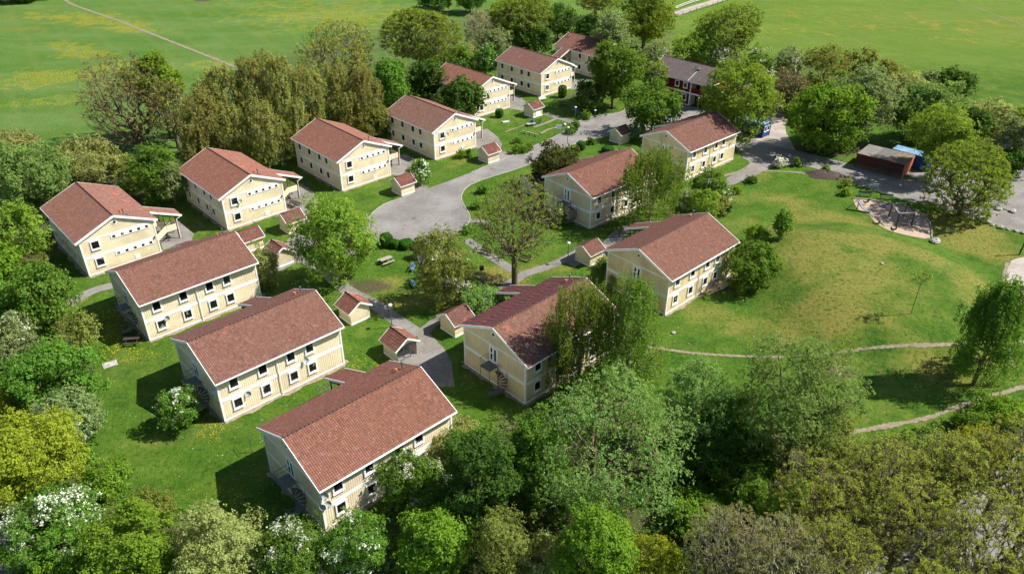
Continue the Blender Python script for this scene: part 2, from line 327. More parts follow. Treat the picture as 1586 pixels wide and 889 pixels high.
def grass_mat():
    m, n, out = nmat('meadow_turf'); p = pos(n)
    at_ = N(n, 'Attribute', attribute_name='mask'); sx = N(n, 'SeparateColor'); L(n, at_.outputs['Color'], sx.inputs[0]); dry, dan, soil = sx.outputs
    wx = N(n, 'SeparateXYZ'); L(n, p, wx.inputs[0])
    n1 = noise(n, p, .055, 5, .6); n2 = noise(n, p, .35, 5, .65); n3 = noise(n, p, 2.2, 6, .7); n4 = noise(n, p, 7.5, 3, .7); n5 = noise(n, p, .14, 6, .65)
    v = ramp(n, n2, [(.32, (.030, .092, .009)), (.48, (.070, .145, .014)), (.66, (.128, .190, .026))])
    v = mix(n, mth(n, 'MULTIPLY', step(n, n1, .35, .65), .6), v, (.050, .118, .009))
    v = mix(n, mth(n, 'MULTIPLY', step(n, n5, .52, .70), .55), v, (.145, .180, .040))      # worn, paler turf
    # the open fields beyond the estate: bluish left, yellower right
    far = step(n, wx.outputs[1], 175, 205); left = mth(n, 'SUBTRACT', 1.0, step(n, wx.outputs[0], -70, -50))
    far = mth(n, 'MAXIMUM', far, mth(n, 'MULTIPLY', left, step(n, wx.outputs[1], 105, 125)))
    mp = N(n, 'Mapping'); mp.inputs['Rotation'].default_value = (0, 0, R(38)); mp.inputs['Scale'].default_value = (.03, .10, 1); L(n, p, mp.inputs[0])
    sw = noise(n, mp.outputs[0], 1.0, 5, .6)
    fl_ = mix(n, step(n, sw, .30, .72), (.062, .158, .024), (.150, .222, .070)); fr_ = mix(n, step(n, sw, .28, .72), (.105, .185, .016), (.160, .215, .032))
    fld = mix(n, step(n, wx.outputs[0], -20, 60), fl_, fr_); fld = mix(n, mth(n, 'MULTIPLY', step(n, n5, .42, .66), .6), fld, (.075, .148, .014))
    m2 = N(n, 'Mapping'); m2.inputs['Rotation'].default_value = (0, 0, R(-35)); L(n, p, m2.inputs[0]); wv = N(n, 'TexWave'); wv.inputs['Scale'].default_value = .035; wv.inputs['Distortion'].default_value = 2.5; wv.inputs['Detail'].default_value = 3; L(n, m2.outputs[0], wv.inputs['Vector'])
    fld = mix(n, mth(n, 'MULTIPLY', step(n, wv.outputs['Fac'], .80, 1.0), .28), fld, (.16, .21, .06)); fld = mix(n, mth(n, 'MULTIPLY', step(n, noise(n, p, .9, 6, .75), .5, .68), .45), fld, (.135, .195, .04))
    v = mix(n, mth(n, 'MULTIPLY', far, .82), v, fld)
    dm_ = step(n, mth(n, 'ADD', dry, mth(n, 'MULTIPLY', mth(n, 'SUBTRACT', n5, .5), 2.0)), .18, .85)
    dm_ = mth(n, 'MULTIPLY', dm_, step(n, dry, .02, .2))
    drc = ramp(n, n3, [(.30, (.135, .150, .026)), (.52, (.225, .205, .046)), (.72, (.34, .275, .09))])
    v = mix(n, mth(n, 'MULTIPLY', dm_, mth(n, 'ADD', .35, mth(n, 'MULTIPLY', n2, .9))), v, drc)
    # tufts
    v = mix(n, mth(n, 'MULTIPLY', step(n, n3, .52, .68), .6), v, (.125, .190, .030)); v = mix(n, mth(n, 'MULTIPLY', mth(n, 'SUBTRACT', 1.0, step(n, n3, .34, .48)), .7), v, (.018, .058, .005))
    v = mix(n, mth(n, 'MULTIPLY', step(n, n4, .56, .72), .4), v, (.145, .20, .042)); v = mix(n, mth(n, 'MULTIPLY', mth(n, 'SUBTRACT', 1.0, step(n, n4, .30, .44)), .5), v, (.020, .055, .006))
    # soil and leaf litter
    sm = step(n, mth(n, 'ADD', soil, mth(n, 'MULTIPLY', mth(n, 'SUBTRACT', n2, .5), 1.2)), .35, .75); sm = mth(n, 'MULTIPLY', sm, step(n, soil, .02, .2))
    v = mix(n, mth(n, 'MULTIPLY', sm, .85), v, ramp(n, n4, [(.3, (.045, .040, .022)), (.6, (.11, .085, .055)), (.8, (.20, .15, .10))]))
    # dandelions and daisies
    vo = N(n, 'TexVoronoi'); vo.inputs['Scale'].default_value = 3.6; L(n, p, vo.inputs['Vector'])
    dd = mth(n, 'MULTIPLY', mth(n, 'SUBTRACT', 1.0, step(n, vo.outputs['Distance'], .22, .30)), step(n, mth(n, 'ADD', dan, mth(n, 'MULTIPLY', mth(n, 'SUBTRACT', n2, .5), 1.5)), .35, .75))
    dd = mth(n, 'MULTIPLY', dd, step(n, dan, .02, .25))
    v = mix(n, mth(n, 'MULTIPLY', dd, .9), v, (.62, .40, .008))
    v = mix(n, mth(n, 'MULTIPLY', mth(n, 'MULTIPLY', far, step(n, mth(n, 'ADD', dan, mth(n, 'MULTIPLY', mth(n, 'SUBTRACT', mth(n, 'ADD', n2, n5), 1.0), 2.2)), .35, .75)), mth(n, 'MULTIPLY', mth(n, 'MULTIPLY', step(n, n3, .40, .62), step(n, dan, .02, .3)), .34)), v, (.42, .33, .01))
    vo2 = N(n, 'TexVoronoi'); vo2.inputs['Scale'].default_value = 2.3; L(n, p, vo2.inputs['Vector']); wn_ = N(n, 'TexWhiteNoise'); L(n, vo2.outputs['Position'], wn_.inputs[0])
    ds = mth(n, 'MULTIPLY', mth(n, 'SUBTRACT', 1.0, step(n, vo2.outputs['Distance'], .10, .17)), mth(n, 'MULTIPLY', step(n, wn_.outputs['Value'], .74, .76), step(n, n1, .46, .56)))
    ds = mth(n, 'MULTIPLY', ds, mth(n, 'SUBTRACT', 1.0, far))
    v = mix(n, mth(n, 'MULTIPLY', ds, .75), v, (.55, .55, .42))
    hb = mth(n, 'ADD', n3, mth(n, 'MULTIPLY', n4, .6))
    bsdf(n, out, v, .95, bump(n, hb, .22), 0, .1); return m
gm.materials.append(grass_mat())
# ---------------------------------------------------------------- paved and worn areas
def smooth_poly(P, closed=True, seg=1.0):
    n = len(P); out = []
    for i in range(n if closed else n-1):
        p0 = P[(i-1) % n] if closed or i else P[0]; p1 = P[i]; p2 = P[(i+1) % n]; p3 = P[(i+2) % n] if closed or i+2 < n else P[-1]
        k = max(1, int((p2-p1).length/seg))
        for j in range(k):
            t = j/k; out.append(.5*((2*p1)+(p2-p0)*t+(2*p0-5*p1+4*p2-p3)*t*t+(3*p1-3*p2+p3-p0)*t**3))
    if not closed: out.append(P[-1])
    return out
def sheet(name, pts, m, z, sm=True, jag=.05, kerb=None):
    P = [at(*p) for p in pts]
    if sum(P[i].x*P[(i+1) % len(P)].y-P[(i+1) % len(P)].x*P[i].y for i in range(len(P))) < 0: P.reverse()
    if sm: P = smooth_poly(P, True, 1.0)
    else: P = [P[i].lerp(P[(i+1) % len(P)], j/max(1, int((P[(i+1) % len(P)]-P[i]).length))) for i in range(len(P)) for j in range(max(1, int((P[(i+1) % len(P)]-P[i]).length)))]
    P = [Vector((p.x+random.uniform(-jag, jag), p.y+random.uniform(-jag, jag), 0)) for p in P]
    bm = bmesh.new(); vs = [bm.verts.new((p.x, p.y, 0)) for p in P]; [bm.faces.new([vs[i] for i in t]) for t in tessellate_polygon([[Vector((p.x, p.y, 0)) for p in P]])]; [f.normal_flip() for f in bm.faces if (f.normal_update() or f.normal.z) < 0]
    bm.normal_update()
    for v_ in bm.verts: v_.co.z = z+hgt(v_.co.x, v_.co.y)
    me = bpy.data.meshes.new(name); bm.to_mesh(me); bm.free(); me.materials.append(m); o = bpy.data.objects.new(name, me); col.objects.link(o); o['kind'] = 'structure'
    return o, P
def ribbon(name, pts, wd, m, z, seg=.8, worn=False):
    P = smooth_poly([at(*p) for p in pts], False, seg); V = []; F = []; n = 6
    for i, p in enumerate(P):
        d = (P[min(i+1, len(P)-1)]-P[max(i-1, 0)]); d.z = 0; d.normalize(); s = Vector((-d.y, d.x, 0)); ww = wd*(1+.18*math.sin(i*1.3)+.1*math.sin(i*.41)) if worn else wd
        for k in range(n+1):
            q = p+s*ww*(k/n-.5); V.append((q.x, q.y, hgt(q.x, q.y)+z))
    for i in range(len(P)-1):
        for k in range(n): a = i*(n+1)+k; F.append((a, a+1, a+n+2, a+n+1))
    me = bpy.data.meshes.new(name); me.from_pydata(V, [], F); me.materials.append(m)
    ca = me.color_attributes.new('edge', 'FLOAT_COLOR', 'POINT')
    for i in range(len(V)): e = 1-abs((i % (n+1))/n*2-1); ca.data[i].color = (e, e, e, 1)
    me.update(); o = bpy.data.objects.new(name, me); col.objects.link(o); o['kind'] = 'structure'; return o
def asphalt(name, c, c2, slabs=False):
    m, n, out = nmat(name); p = pos(n); a = noise(n, p, .22, 5, .6); b = noise(n, p, 1.4, 6, .7); f = noise(n, p, 9, 3, .8)
    v = mix(n, step(n, a, .35, .68), c, c2); v = mix(n, mth(n, 'MULTIPLY', step(n, b, .5, .72), .5), v, tuple(x*1.22 for x in c2)); v = mix(n, mth(n, 'MULTIPLY', step(n, f, .45, .8), .3), v, tuple(x*.6 for x in c))
    v = mix(n, mth(n, 'MULTIPLY', step(n, noise(n, p, .5, 3), .62, .7), .3), v, (.36, .30, .25))
    ck = N(n, 'TexVoronoi', feature='DISTANCE_TO_EDGE'); ck.inputs['Scale'].default_value = .22
    wv = N(n, 'VectorMath', operation='ADD'); L(n, p, wv.inputs[0]); nn = N(n, 'TexNoise'); nn.inputs['Scale'].default_value = .7; nn.inputs['Detail'].default_value = 5; L(n, p, nn.inputs['Vector']); sc_ = N(n, 'VectorMath', operation='SCALE'); sc_.inputs['Scale'].default_value = 3.0; L(n, nn.outputs['Color'], sc_.inputs[0]); L(n, sc_.outputs[0], wv.inputs[1]); L(n, wv.outputs[0], ck.inputs['Vector'])
    v = mix(n, mth(n, 'MULTIPLY', mth(n, 'SUBTRACT', 1.0, step(n, ck.outputs['Distance'], .004, .014)), .55), v, (.12, .105, .09))
    if slabs:
        mp = N(n, 'Mapping'); mp.inputs['Rotation'].default_value = (0, 0, R(-43.4)); L(n, p, mp.inputs[0]); br = N(n, 'TexBrick'); br.offset = .5; br.inputs['Scale'].default_value = 1.6; br.inputs['Mortar Size'].default_value = .022
        br.inputs['Color1'].default_value = (1, 1, 1, 1); br.inputs['Color2'].default_value = (.86, .86, .86, 1); br.inputs['Mortar'].default_value = (.45, .47, .38, 1); L(n, mp.outputs[0], br.inputs['Vector'])
        v = mix(n, .85, v, mix(n, 1.0, v, br.outputs[0], 'MULTIPLY'))
    bsdf(n, out, v, .92, bump(n, f, .02), 0, .2); return m
M['asphalt'] = asphalt('worn_asphalt', (.175, .163, .152), (.250, .235, .218)); M['paving'] = asphalt('paving_slabs', (.20, .188, .17), (.285, .268, .245), True)
M['asphalt_dark'] = asphalt('dark_asphalt', (.12, .11, .10), (.18, .165, .15)); M['gravel'] = asphalt('pale_gravel', (.30, .26, .22), (.42, .37, .32))
M['sand'] = simple('play_sand', (.38, .285, .21), .95, .12, 1.5); M['soil'] = simple('dark_soil', (.075, .055, .045), .95, .35, 3)
def trail_mat():
    m, n, out = nmat('trodden_earth'); p = pos(n); e = N(n, 'Attribute', attribute_name='edge'); f = noise(n, p, 2.6, 5, .7); b = noise(n, p, .5, 3)
    pr = bsdf(n, None, mix(n, step(n, f, .35, .7), (.18, .155, .10), (.28, .235, .165)), .95)
    tr = N(n, 'BsdfTransparent'); ms = N(n, 'MixShader'); k = step(n, mth(n, 'ADD', e.outputs['Fac'], mth(n, 'ADD', mth(n, 'MULTIPLY', mth(n, 'SUBTRACT', f, .5), 1.6), mth(n, 'MULTIPLY', mth(n, 'SUBTRACT', b, .5), .8))), .25, .5)
    L(n, k, ms.inputs[0]); L(n, tr.outputs[0], ms.inputs[1]); L(n, pr.outputs[0], ms.inputs[2]); L(n, ms.outputs[0], out.inputs[0]); return m
M['trail'] = trail_mat()
road_pts = [(1000, 152), (975, 158), (960, 172), (925, 178), (893, 188), (868, 206), (835, 222), (800, 237), (745, 261), (700, 279), (665, 292), (622, 308), (595, 318), (576, 332), (567, 348), (570, 364), (585, 376), (612, 382), (650, 381), (680, 374), (705, 362), (722, 350), (727, 338), (721, 324), (714, 311), (716, 298), (728, 287), (752, 277), (790, 265), (830, 250), (865, 232), (905, 217), (938, 210), (950, 205), (968, 213), (990, 205), (1030, 190), (1070, 180), (1090, 168), (1050, 160)]
road, RP = sheet('road', road_pts, M['asphalt'], .012, jag=.03)
kb = MB()
for i in range(len(RP)):
    a, b = RP[i], RP[(i+1) % len(RP)]
    if 60 < i < len(RP)-24 or i < 50: kb.bar((a.x, a.y, .03), (b.x, b.y, .03), .12, .09)
k_o = kb.build('kerb', M['kerb']); k_o['kind'] = 'structure'
sheet('lane', [(1120, 214), (1140, 200), (1150, 205), (1190, 220), (1250, 234), (1305, 247), (1393, 268), (1450, 285), (1500, 305), (1548, 318), (1640, 338), (1640, 372), (1586, 355), (1530, 338), (1496, 326), (1434, 313), (1383, 299), (1320, 279), (1271, 260), (1235, 252), (1200, 254), (1170, 268), (1130, 285), (1112, 287), (1126, 272), (1160, 250), (1150, 242), (1142, 228)], M['asphalt'], .014)
sheet('parking_lot', [(1395, 262), (1412, 245), (1470, 240), (1560, 222), (1640, 222), (1640, 334), (1546, 314), (1490, 298), (1440, 279)], M['asphalt'], .010)
sheet('bottom_lane', [(1300, 960), (1330, 900), (1380, 850), (1460, 790), (1530, 735), (1640, 660), (1760, 640), (1760, 960)], M['asphalt'], .012)
sheet('corner_lane', [(-60, 740), (0, 760), (22, 800), (32, 860), (36, 960), (-80, 960)], M['asphalt_dark'], .012)
sheet('yard', [(1180, 172), (1210, 160), (1226, 165), (1214, 195), (1230, 235), (1180, 224), (1165, 212)], M['gravel'], .008)
# paved yards between the houses and the street
sheet('patio', [(252, 392), (240, 352), (276, 346), (300, 366), (296, 380)], M['paving'], .010, False)
sheet('patio', [(444, 330), (440, 300), (466, 288), (484, 300), (494, 324), (477, 338), (480, 350), (476, 362), (470, 372), (540, 362), (566, 352), (566, 330), (585, 372), (575, 392), (520, 400), (455, 412), (440, 420), (412, 430), (402, 416), (425, 398), (437, 385), (445, 374), (456, 366), (450, 348)], M['paving'], .016, False)
sheet('patio', [(604, 272), (600, 250), (625, 240), (648, 254), (652, 268), (640, 284), (664, 291), (650, 300), (622, 306), (606, 300), (640, 296), (628, 276)], M['paving'], .018, False)
sheet('patio', [(733, 229), (732, 205), (752, 200), (768, 212), (776, 224), (772, 235), (796, 238), (780, 246), (760, 250), (738, 252), (752, 236)], M['paving'], .018, False)
sheet('patio', [(785, 168), (786, 150), (800, 148), (812, 158), (808, 172)], M['paving'], .010, False)
sheet('patio', [(881, 138), (884, 122), (905, 122), (916, 130), (905, 140)], M['paving'], .010, False)
sheet('plaza', [(637, 504), (662, 512), (692, 545), (700, 560), (706, 600), (668, 600), (650, 566), (615, 560), (640, 540), (650, 528)], M['paving'], .020, False)
for nm, pts, wd in (('footpath', [(405, 412), (455, 402), (497, 418), (520, 438), (545, 456), (581, 474), (607, 492), (650, 520)], 1.9), ('footpath', [(650, 522), (672, 502), (700, 490), (745, 470), (780, 447), (812, 425), (850, 412), (885, 396), (905, 382)], 1.5),
                    ('footpath', [(722, 372), (742, 386), (770, 404), (795, 420)], 1.5), ('footpath', [(715, 345), (735, 342), (757, 345)], 1.2), ('footpath', [(880, 408), (905, 398), (935, 386), (960, 360), (985, 345)], 2.2), ('footpath', [(640, 300), (655, 290)], 1.5),
                    ('footpath', [(90, 490), (113, 474), (140, 458), (168, 449), (200, 445)], 1.7), ('footpath', [(842, 176), (866, 183), (892, 192)], 1.6), ('footpath', [(825, 197), (845, 190), (862, 182)], .7),
                    ('footpath', [(1040, 22), (1065, 12), (1090, 4), (1130, -8), (1180, -24)], 3.5), ('footpath', [(885, 168), (900, 176), (925, 182)], 1.2)):
    ribbon(nm, pts, wd, M['paving'] if wd < 3 else M['gravel'], .024+.0007*len(pts)+wd*.001)
for pts, wd in (([(1000, 535), (1018, 537), (1060, 543), (1110, 547), (1170, 549), (1220, 549), (1270, 546), (1330, 537), (1400, 530), (1480, 527), (1600, 522)], .7), ([(1300, 668), (1340, 661), (1400, 650), (1440, 641), (1480, 626), (1530, 610), (1600, 588)], .9),
                ([(780, 205), (805, 196), (825, 190)], .5), ([(1120, 270), (1150, 263), (1200, 262), (1250, 265)], .9),
                ([(92, 2), (110, 14), (180, 38), (250, 65), (310, 88), (366, 110), (390, 120)], 1.6), ([(75, 4), (92, 4)], 1.5), ([(1470, -8), (1530, 14), (1600, 40)], .6), ([(1560, 400), (1552, 440), (1556, 500), (1570, 560)], .7), ([(836, 207), (848, 200), (862, 197)], .8), ([(736, 226), (752, 219), (770, 212)], .4)):
    ribbon('trail', pts, wd, M['trail'], .035+wd*.004, worn=True)
sheet('gravel_patch', [(1556, 430), (1562, 402), (1580, 392), (1640, 388), (1640, 480), (1600, 470), (1570, 462)], M['gravel'], .03, jag=.15)
sheet('play_sand', [(1320, 304), (1344, 306), (1376, 312), (1398, 316), (1418, 322.5), (1432, 333.5), (1440, 345.6), (1441, 363), (1432, 364.5), (1405, 360.5), (1384, 356), (1370, 350), (1355, 340), (1344, 328), (1330, 322), (1322, 311)], M['sand'], .04, jag=.05)
pt = [at(1560/1586*290, 3)]; sheet('bare_patch', [(286, -2), (340, -3), (330, 3), (312, 7), (296, 5)], M['soil'], .03)
# soil heap
def heap(name, u, v, r, h, m, rz=0, ax=1.6):
    c = at(u, v); b = MB(); n = 28; rings = 9
    for i in range(rings+1):
        t = i/rings
        for k in range(n):
            a = 2*math.pi*k/n; rr = r*t*(1+.12*math.sin(3*a+1)+.08*math.sin(5*a)); x, y = rr*ax*math.cos(a), rr*math.sin(a)
            x, y = x*math.cos(rz)-y*math.sin(rz), x*math.sin(rz)+y*math.cos(rz)
            b.v.append((x, y, h*(1-t*t)**1.2*(1+.15*math.sin(7*a+i))-.03*t))
    for i in range(rings):
        for k in range(n): b.f.append((i*n+k, (i+1)*n+k, (i+1)*n+(k+1) % n, i*n+(k+1) % n)); b.m.append(0)
    o = b.build(name, m, None, True); o.location = c; return o
tag(heap('soil_heap', 1276, 268, 1.9, .9, M['soil'], R(-15), 1.9), 'low heap of dark bare soil on the grass beside the lane', 'soil heap')

for u_, v_ in ((640, 340), (760, 262), (905, 196), (1250, 246), (1460, 300)):
    b = MB(); b.lathe((0, 0, 0), [(.34, -.01), (.34, .012), (.30, .014), (.29, .008), (0, .008)], 16); o = b.build('drain_cover', M['asphalt_dark']); p_ = at(u_, v_); o.location = (p_.x, p_.y, .018); o['kind'] = 'structure'
# ---------------------------------------------------------------- the yellow two-storey houses
HL, HW, HE, HR = 14.17/2, 9.62/2, 5.4, 7.47
SLP = (HR-HE)/HW; OE, OG = .5, .26
def battens(b, x0, x1, z0, ztop, side, y, sp=.22):
    x = x0+sp/2
    while x < x1:
        zt = ztop(x)
        if side == 'y-': b.box(x-.022, x+.022, y-.016, y+.01, z0, zt)
        elif side == 'y+': b.box(x-.022, x+.022, y-.01, y+.022, z0, zt)
        elif side == 'x-': b.box(y-.022, y+.01, x-.022, x+.022, z0, zt)
        else: b.box(y-.01, y+.022, x-.022, x+.022, z0, zt)
        x += sp
def face(side, L_=HL, W_=HW):
    # local frame on a facade: f(a, out, z) -> xyz with a along the wall
    return {'y-': lambda a, o, z: (a, -W_-o, z), 'y+': lambda a, o, z: (a, W_+o, z), 'x+': lambda a, o, z: (L_+o, a, z), 'x-': lambda a, o, z: (-L_-o, a, z)}[side]
def fbox(b, F_, a0, a1, o0, o1, z0, z1, mi=0):
    p, q = F_(a0, o0, z0), F_(a1, o1, z1); b.box(min(p[0], q[0]), max(p[0], q[0]), min(p[1], q[1]), max(p[1], q[1]), z0, z1, mi)
def window(par, F_, a, z, w, h, c=.145, prj=.12, mullion=False):
    f = MB(); a0, a1, z0, z1 = a-w/2, a+w/2, z-h/2, z+h/2
    fbox(f, F_, a0, a0+c, 0, prj, z0, z1); fbox(f, F_, a1-c, a1, 0, prj, z0, z1); fbox(f, F_, a0+c, a1-c, 0, prj, z0, z0+c*1.1); fbox(f, F_, a0+c, a1-c, 0, prj, z1-c, z1)
    fr = f.build('window', M['white'], par)
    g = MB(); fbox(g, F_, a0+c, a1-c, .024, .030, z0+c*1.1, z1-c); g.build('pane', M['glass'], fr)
    s = MB(); fbox(s, F_, a0-.03, a1+.03, prj, prj+.05, z0-.03, z0+.03)
    if mullion: fbox(s, F_, a-.02, a+.02, .031, .055, z0+c*1.1, z1-c)
    s.build('sill', M['white'], fr); return fr
def small_windows(par, F_, ys, z, z0, z1, a0, a1):
    b = MB(); hh = .19; cuts = sorted(ys)
    fbox(b, F_, a0, a1, .0, .07, z+hh, z1); fbox(b, F_, a0, a1, .0, .07, z0, z-hh)
    e = [a0]+[v for y in cuts for v in (y-hh, y+hh)]+[a1]
    for i in range(0, len(e), 2): fbox(b, F_, e[i], e[i+1], 0, .07, z-hh, z+hh)
    b.build('window_board', M['white'], par)
    for y in cuts:
        g = MB(); fbox(g, F_, y-hh, y+hh, .024, .028, z-hh, z+hh); g.build('small_window', M['glass'], par)
def pane_door(par, F_, a, z0, w, h):
    f = MB(); fbox(f, F_, a-w/2, a+w/2, 0, .06, z0, z0+h); d = f.build('door', M['white'], par)
    g = MB(); fbox(g, F_, a-w*.30, a-w*.10, .06, .066, z0+.35, z0+h-.25); fbox(g, F_, a+w*.12, a+w*.30, .06, .066, z0+.35, z0+h-.95); fbox(g, F_, a+w*.12, a+w*.30, .06, .066, z0+h-.8, z0+h-.25); g.build('pane', M['glass'], d)
    hd = MB(); fbox(hd, F_, a-.02, a+.02, .06, .12, z0+.95, z0+1.1); hd.build('handle', M['steel'], d)
PX0, PX1 = 2.05, 4.45      # the porch roof along the wall
M['gravel_strip'] = simple('sandy_strip', (.27, .215, .15), .95, .35, 2.2)
def make_house():
    root = empty('yellow_house')
    b = MB(); x, y = HL, HW
    b.add([(-x,-y,0),(x,-y,0),(x,y,0),(-x,y,0),(-x,-y,HE),(x,-y,HE),(x,y,HE),(-x,y,HE),(-x,0,HR-.02),(x,0,HR-.02)], [(0,1,5,4),(1,2,6,9,5),(2,3,7,6),(3,0,4,8,7),(4,5,9,8),(6,7,8,9)])
    battens(b, -x, x, .2, lambda t: HE, 'y-', -y); battens(b, -x, x, .2, lambda t: HE, 'y+', y)
    gz = lambda t: HR-.1-abs(t)*SLP
    battens(b, -y, y, .2, gz, 'x-', -x); battens(b, -y, y, .2, gz, 'x+', x)
    b.build('wall', M['wall'], root)
    # white boards: base, bands, corners
    t = MB()
    for s in ('y-', 'y+', 'x-', 'x+'):
        F_ = face(s); n = HL if s[0] == 'y' else HW
        fbox(t, F_, -n, n, .0, .045, -.02, .20); fbox(t, F_, -n, n, 0, .035, 2.42, 2.80)
        if s[0] == 'y': fbox(t, F_, -n, n, 0, .035, HE-.22, HE-.02)
        else: fbox(t, F_, -n, n, 0, .035, 4.95, 5.13)
    for sx in (-1, 1):
        for sy in (-1, 1):
            X0, Y0 = sx*x, sy*y; t.box(min(X0-sx*.13, X0+sx*.05), max(X0-sx*.13, X0+sx*.05), min(Y0-sy*.13, Y0+sy*.05), max(Y0-sy*.13, Y0+sy*.05), -.02, HE-.03)
    t.build('trim_boards', M['white'], root)
    p = MB(); p.box(-x-.06, x+.06, -y-.06, y+.06, -.05, .10); p.build('plinth', M['concrete'], root)
    es = MB(); g_ = random.Random(4); per = [(-x-.05, -y-.05), (x+.05, -y-.05), (x+.05, y+.05), (-x-.05, y+.05)]
    for i in range(4):
        (ax_, ay_), (bx_, by_) = per[i], per[(i+1) % 4]; dx_, dy_ = bx_-ax_, by_-ay_; ln_ = math.hypot(dx_, dy_); nx_, ny_ = dy_/ln_, -dx_/ln_; n_ = int(ln_/.45); ws = [g_.uniform(.22, .62) for _ in range(n_+1)]
        for k in range(n_):
            f0, f1 = k/n_, (k+1)/n_; es.add([(ax_+dx_*f0, ay_+dy_*f0, .022), (ax_+dx_*f0+nx_*ws[k], ay_+dy_*f0+ny_*ws[k], .022), (ax_+dx_*f1+nx_*ws[k+1], ay_+dy_*f1+ny_*ws[k+1], .022), (ax_+dx_*f1, ay_+dy_*f1, .022)], [(0, 1, 2, 3)])
    es.build('edging_strip', M['gravel_strip'], root)
    # roof
    xe = x+OG; ye = y+OE; ze = HE-SLP*OE
    po = 4.2; zo = ze-SLP*po
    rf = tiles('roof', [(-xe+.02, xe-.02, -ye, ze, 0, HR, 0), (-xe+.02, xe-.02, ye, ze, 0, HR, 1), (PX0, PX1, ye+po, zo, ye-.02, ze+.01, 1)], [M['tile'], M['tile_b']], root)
    sf = MB()
    for s in (-1, 1):
        sf.add([(-xe, s*ye, ze-.12), (xe, s*ye, ze-.12), (xe, 0, HR-.12), (-xe, 0, HR-.12), (-xe, s*ye, ze+.03), (xe, s*ye, ze+.03), (xe, 0, HR+.03), (-xe, 0, HR+.03)], [(0,1,2,3), (4,5,6,7), (0,1,5,4)])
        for e in (-1, 1): sf.bar((e*xe, s*(ye+.05), ze-.07-.05*SLP), (e*xe, 0, HR-.05), .05, .30)
    sf.box(-xe, xe, -ye-.03, -ye-.003, ze-.18, ze+.05); sf.box(-xe, PX0, ye+.003, ye+.03, ze-.18, ze+.05); sf.box(PX1, xe, ye+.003, ye+.03, ze-.18, ze+.05)
    for px in (PX0, PX1): sf.bar((px, ye, ze-.03), (px, ye+po+.05, zo-.05), .06, .26)
    sf.box(PX0, PX1, ye+po+.01, ye+po+.05, zo-.14, zo+.04)
    sf.add([(PX0, ye, ze-.06), (PX1, ye, ze-.06), (PX1, ye+po, zo-.06), (PX0, ye+po, zo-.06)], [(0, 1, 2, 3)])
    sf.build('fascia', M['white'], root)
    rg = MB(); n = 36
    for i in range(n):
        a, c = -xe+.05+(2*xe-.1)*i/n, -xe+.05+(2*xe-.1)*(i+1)/n; rg.tube([(a, 0, HR+.065), (c+.03, 0, HR+.08)], [.115, .095], 7)
    rg.build('ridge_tiles', M['tile'], root, True)
    gt = MB(); gt.tube([(-xe, -ye-.09, ze-.02), (xe, -ye-.09, ze-.06)], .065, 6); gt.build('gutter', M['white'], root)
    dp = MB(); dp.tube([(-.65, -ye-.09, ze-.06), (-.65, -y-.10, ze-.45), (-.65, -y-.10, .06), (-.65, -y-.28, -.02)], .05, 6); dp.build('downpipe', M['white'], root)
    pc = MB(); pc.tube([(5.55, 1.45, 6.75), (5.55, 1.45, 7.25)], .10, 8); pc.tube([(5.55, 1.45, 7.2), (5.55, 1.45, 7.3)], .14, 8); pc.build('roof_vent', M['orange'], root)
    pc = MB(); pc.box(6.1, 6.7, 1.4, 2.0, 6.62, 6.82); pc.tube([(6.35, 1.6, 6.7), (6.35, 1.6, 7.6)], .07, 8); pc.lathe((6.35, 1.6, 7.55), [(0, .16), (.13, .1), (.13, 0), (0, 0)], 8); pc.build('chimney_pipe', M['steel'], root)
    # openings
    F_ = face('y-')
    for a in (-5.38, -2.22, .98, 3.2):
        for z in (4.17, 1.62): window(root, F_, a, z, 1.12, 1.36)
    F_ = face('x+')
    for z in (4.16, 1.65): window(root, F_, -3.02, z, 1.2, 1.32)
    ys = (-.56, .55, 1.65, 2.71, 3.77); small_windows(root, F_, ys, 4.56, 4.30, 4.86, -.95, 4.15); small_windows(root, F_, ys, 2.06, 1.80, 2.34, -.95, 4.15)
    v = MB(); fbox(v, F_, 1.32, 1.97, 0, .05, .36, 1.02); fbox(v, F_, 1.42, 1.87, .05, .07, .46, .92); v.build('vent_hatch', M['white'], root)
    num = MB(); fbox(num, F_, 4.36, 4.52, .05, .22, 2.55, 2.85); num.build('wall_lamp', M['steel'], root)  # plain steel box standing in for the house number, no lamp
    for s in ('x+', 'x-'):
        F_ = face(s)
        for nm, r, o, m in (('diamond_window', .40, .06, M['white']), ('diamond_pane', .24, .075, M['glass'])):
            d = MB(); q = [F_(0, o0, 6.5) for o0 in (0.0, o)]; d.add([F_(a, oo, 6.5+zz) for oo in (0, o) for a, zz in ((r, 0), (0, r), (-r, 0), (0, -r))], [(0, 1, 2, 3), (4, 5, 6, 7), (0, 1, 5, 4), (1, 2, 6, 5), (2, 3, 7, 6), (3, 0, 4, 7)])
            dd = d.build(nm, m, root if nm == 'diamond_window' else dd)
    F_ = face('x-'); pane_door(root, F_, 0.02, 2.83, 1.36, 2.08)
    F_ = face('y+')
    for a in (-5.9, -3.9, -.9, 5.6):
        for z in (4.17, 1.62): window(root, F_, a, z, 1.05 if a < 5 else .8, 1.36)
    pane_door(root, F_, 1.1, .1, 1.0, 2.1); pane_door(root, F_, 2.9, 2.83, 1.0, 2.1)
    # outside stair under the porch roof
    st = empty('porch_stair'); st.parent = root
    ps = MB(); yo = y+3.75
    for px in (PX0+.12, PX1-.12):
        for py, zt in ((yo, zo+.15), (y+2.2, zo+SLP*2.0-.05), (y+.12, ze-.1)): ps.bar((px, py, -.02), (px, py, zt), .11, .11)
        ps.bar((px, y+.1, ze-.25), (px, yo+.2, zo-.02), .08, .16)
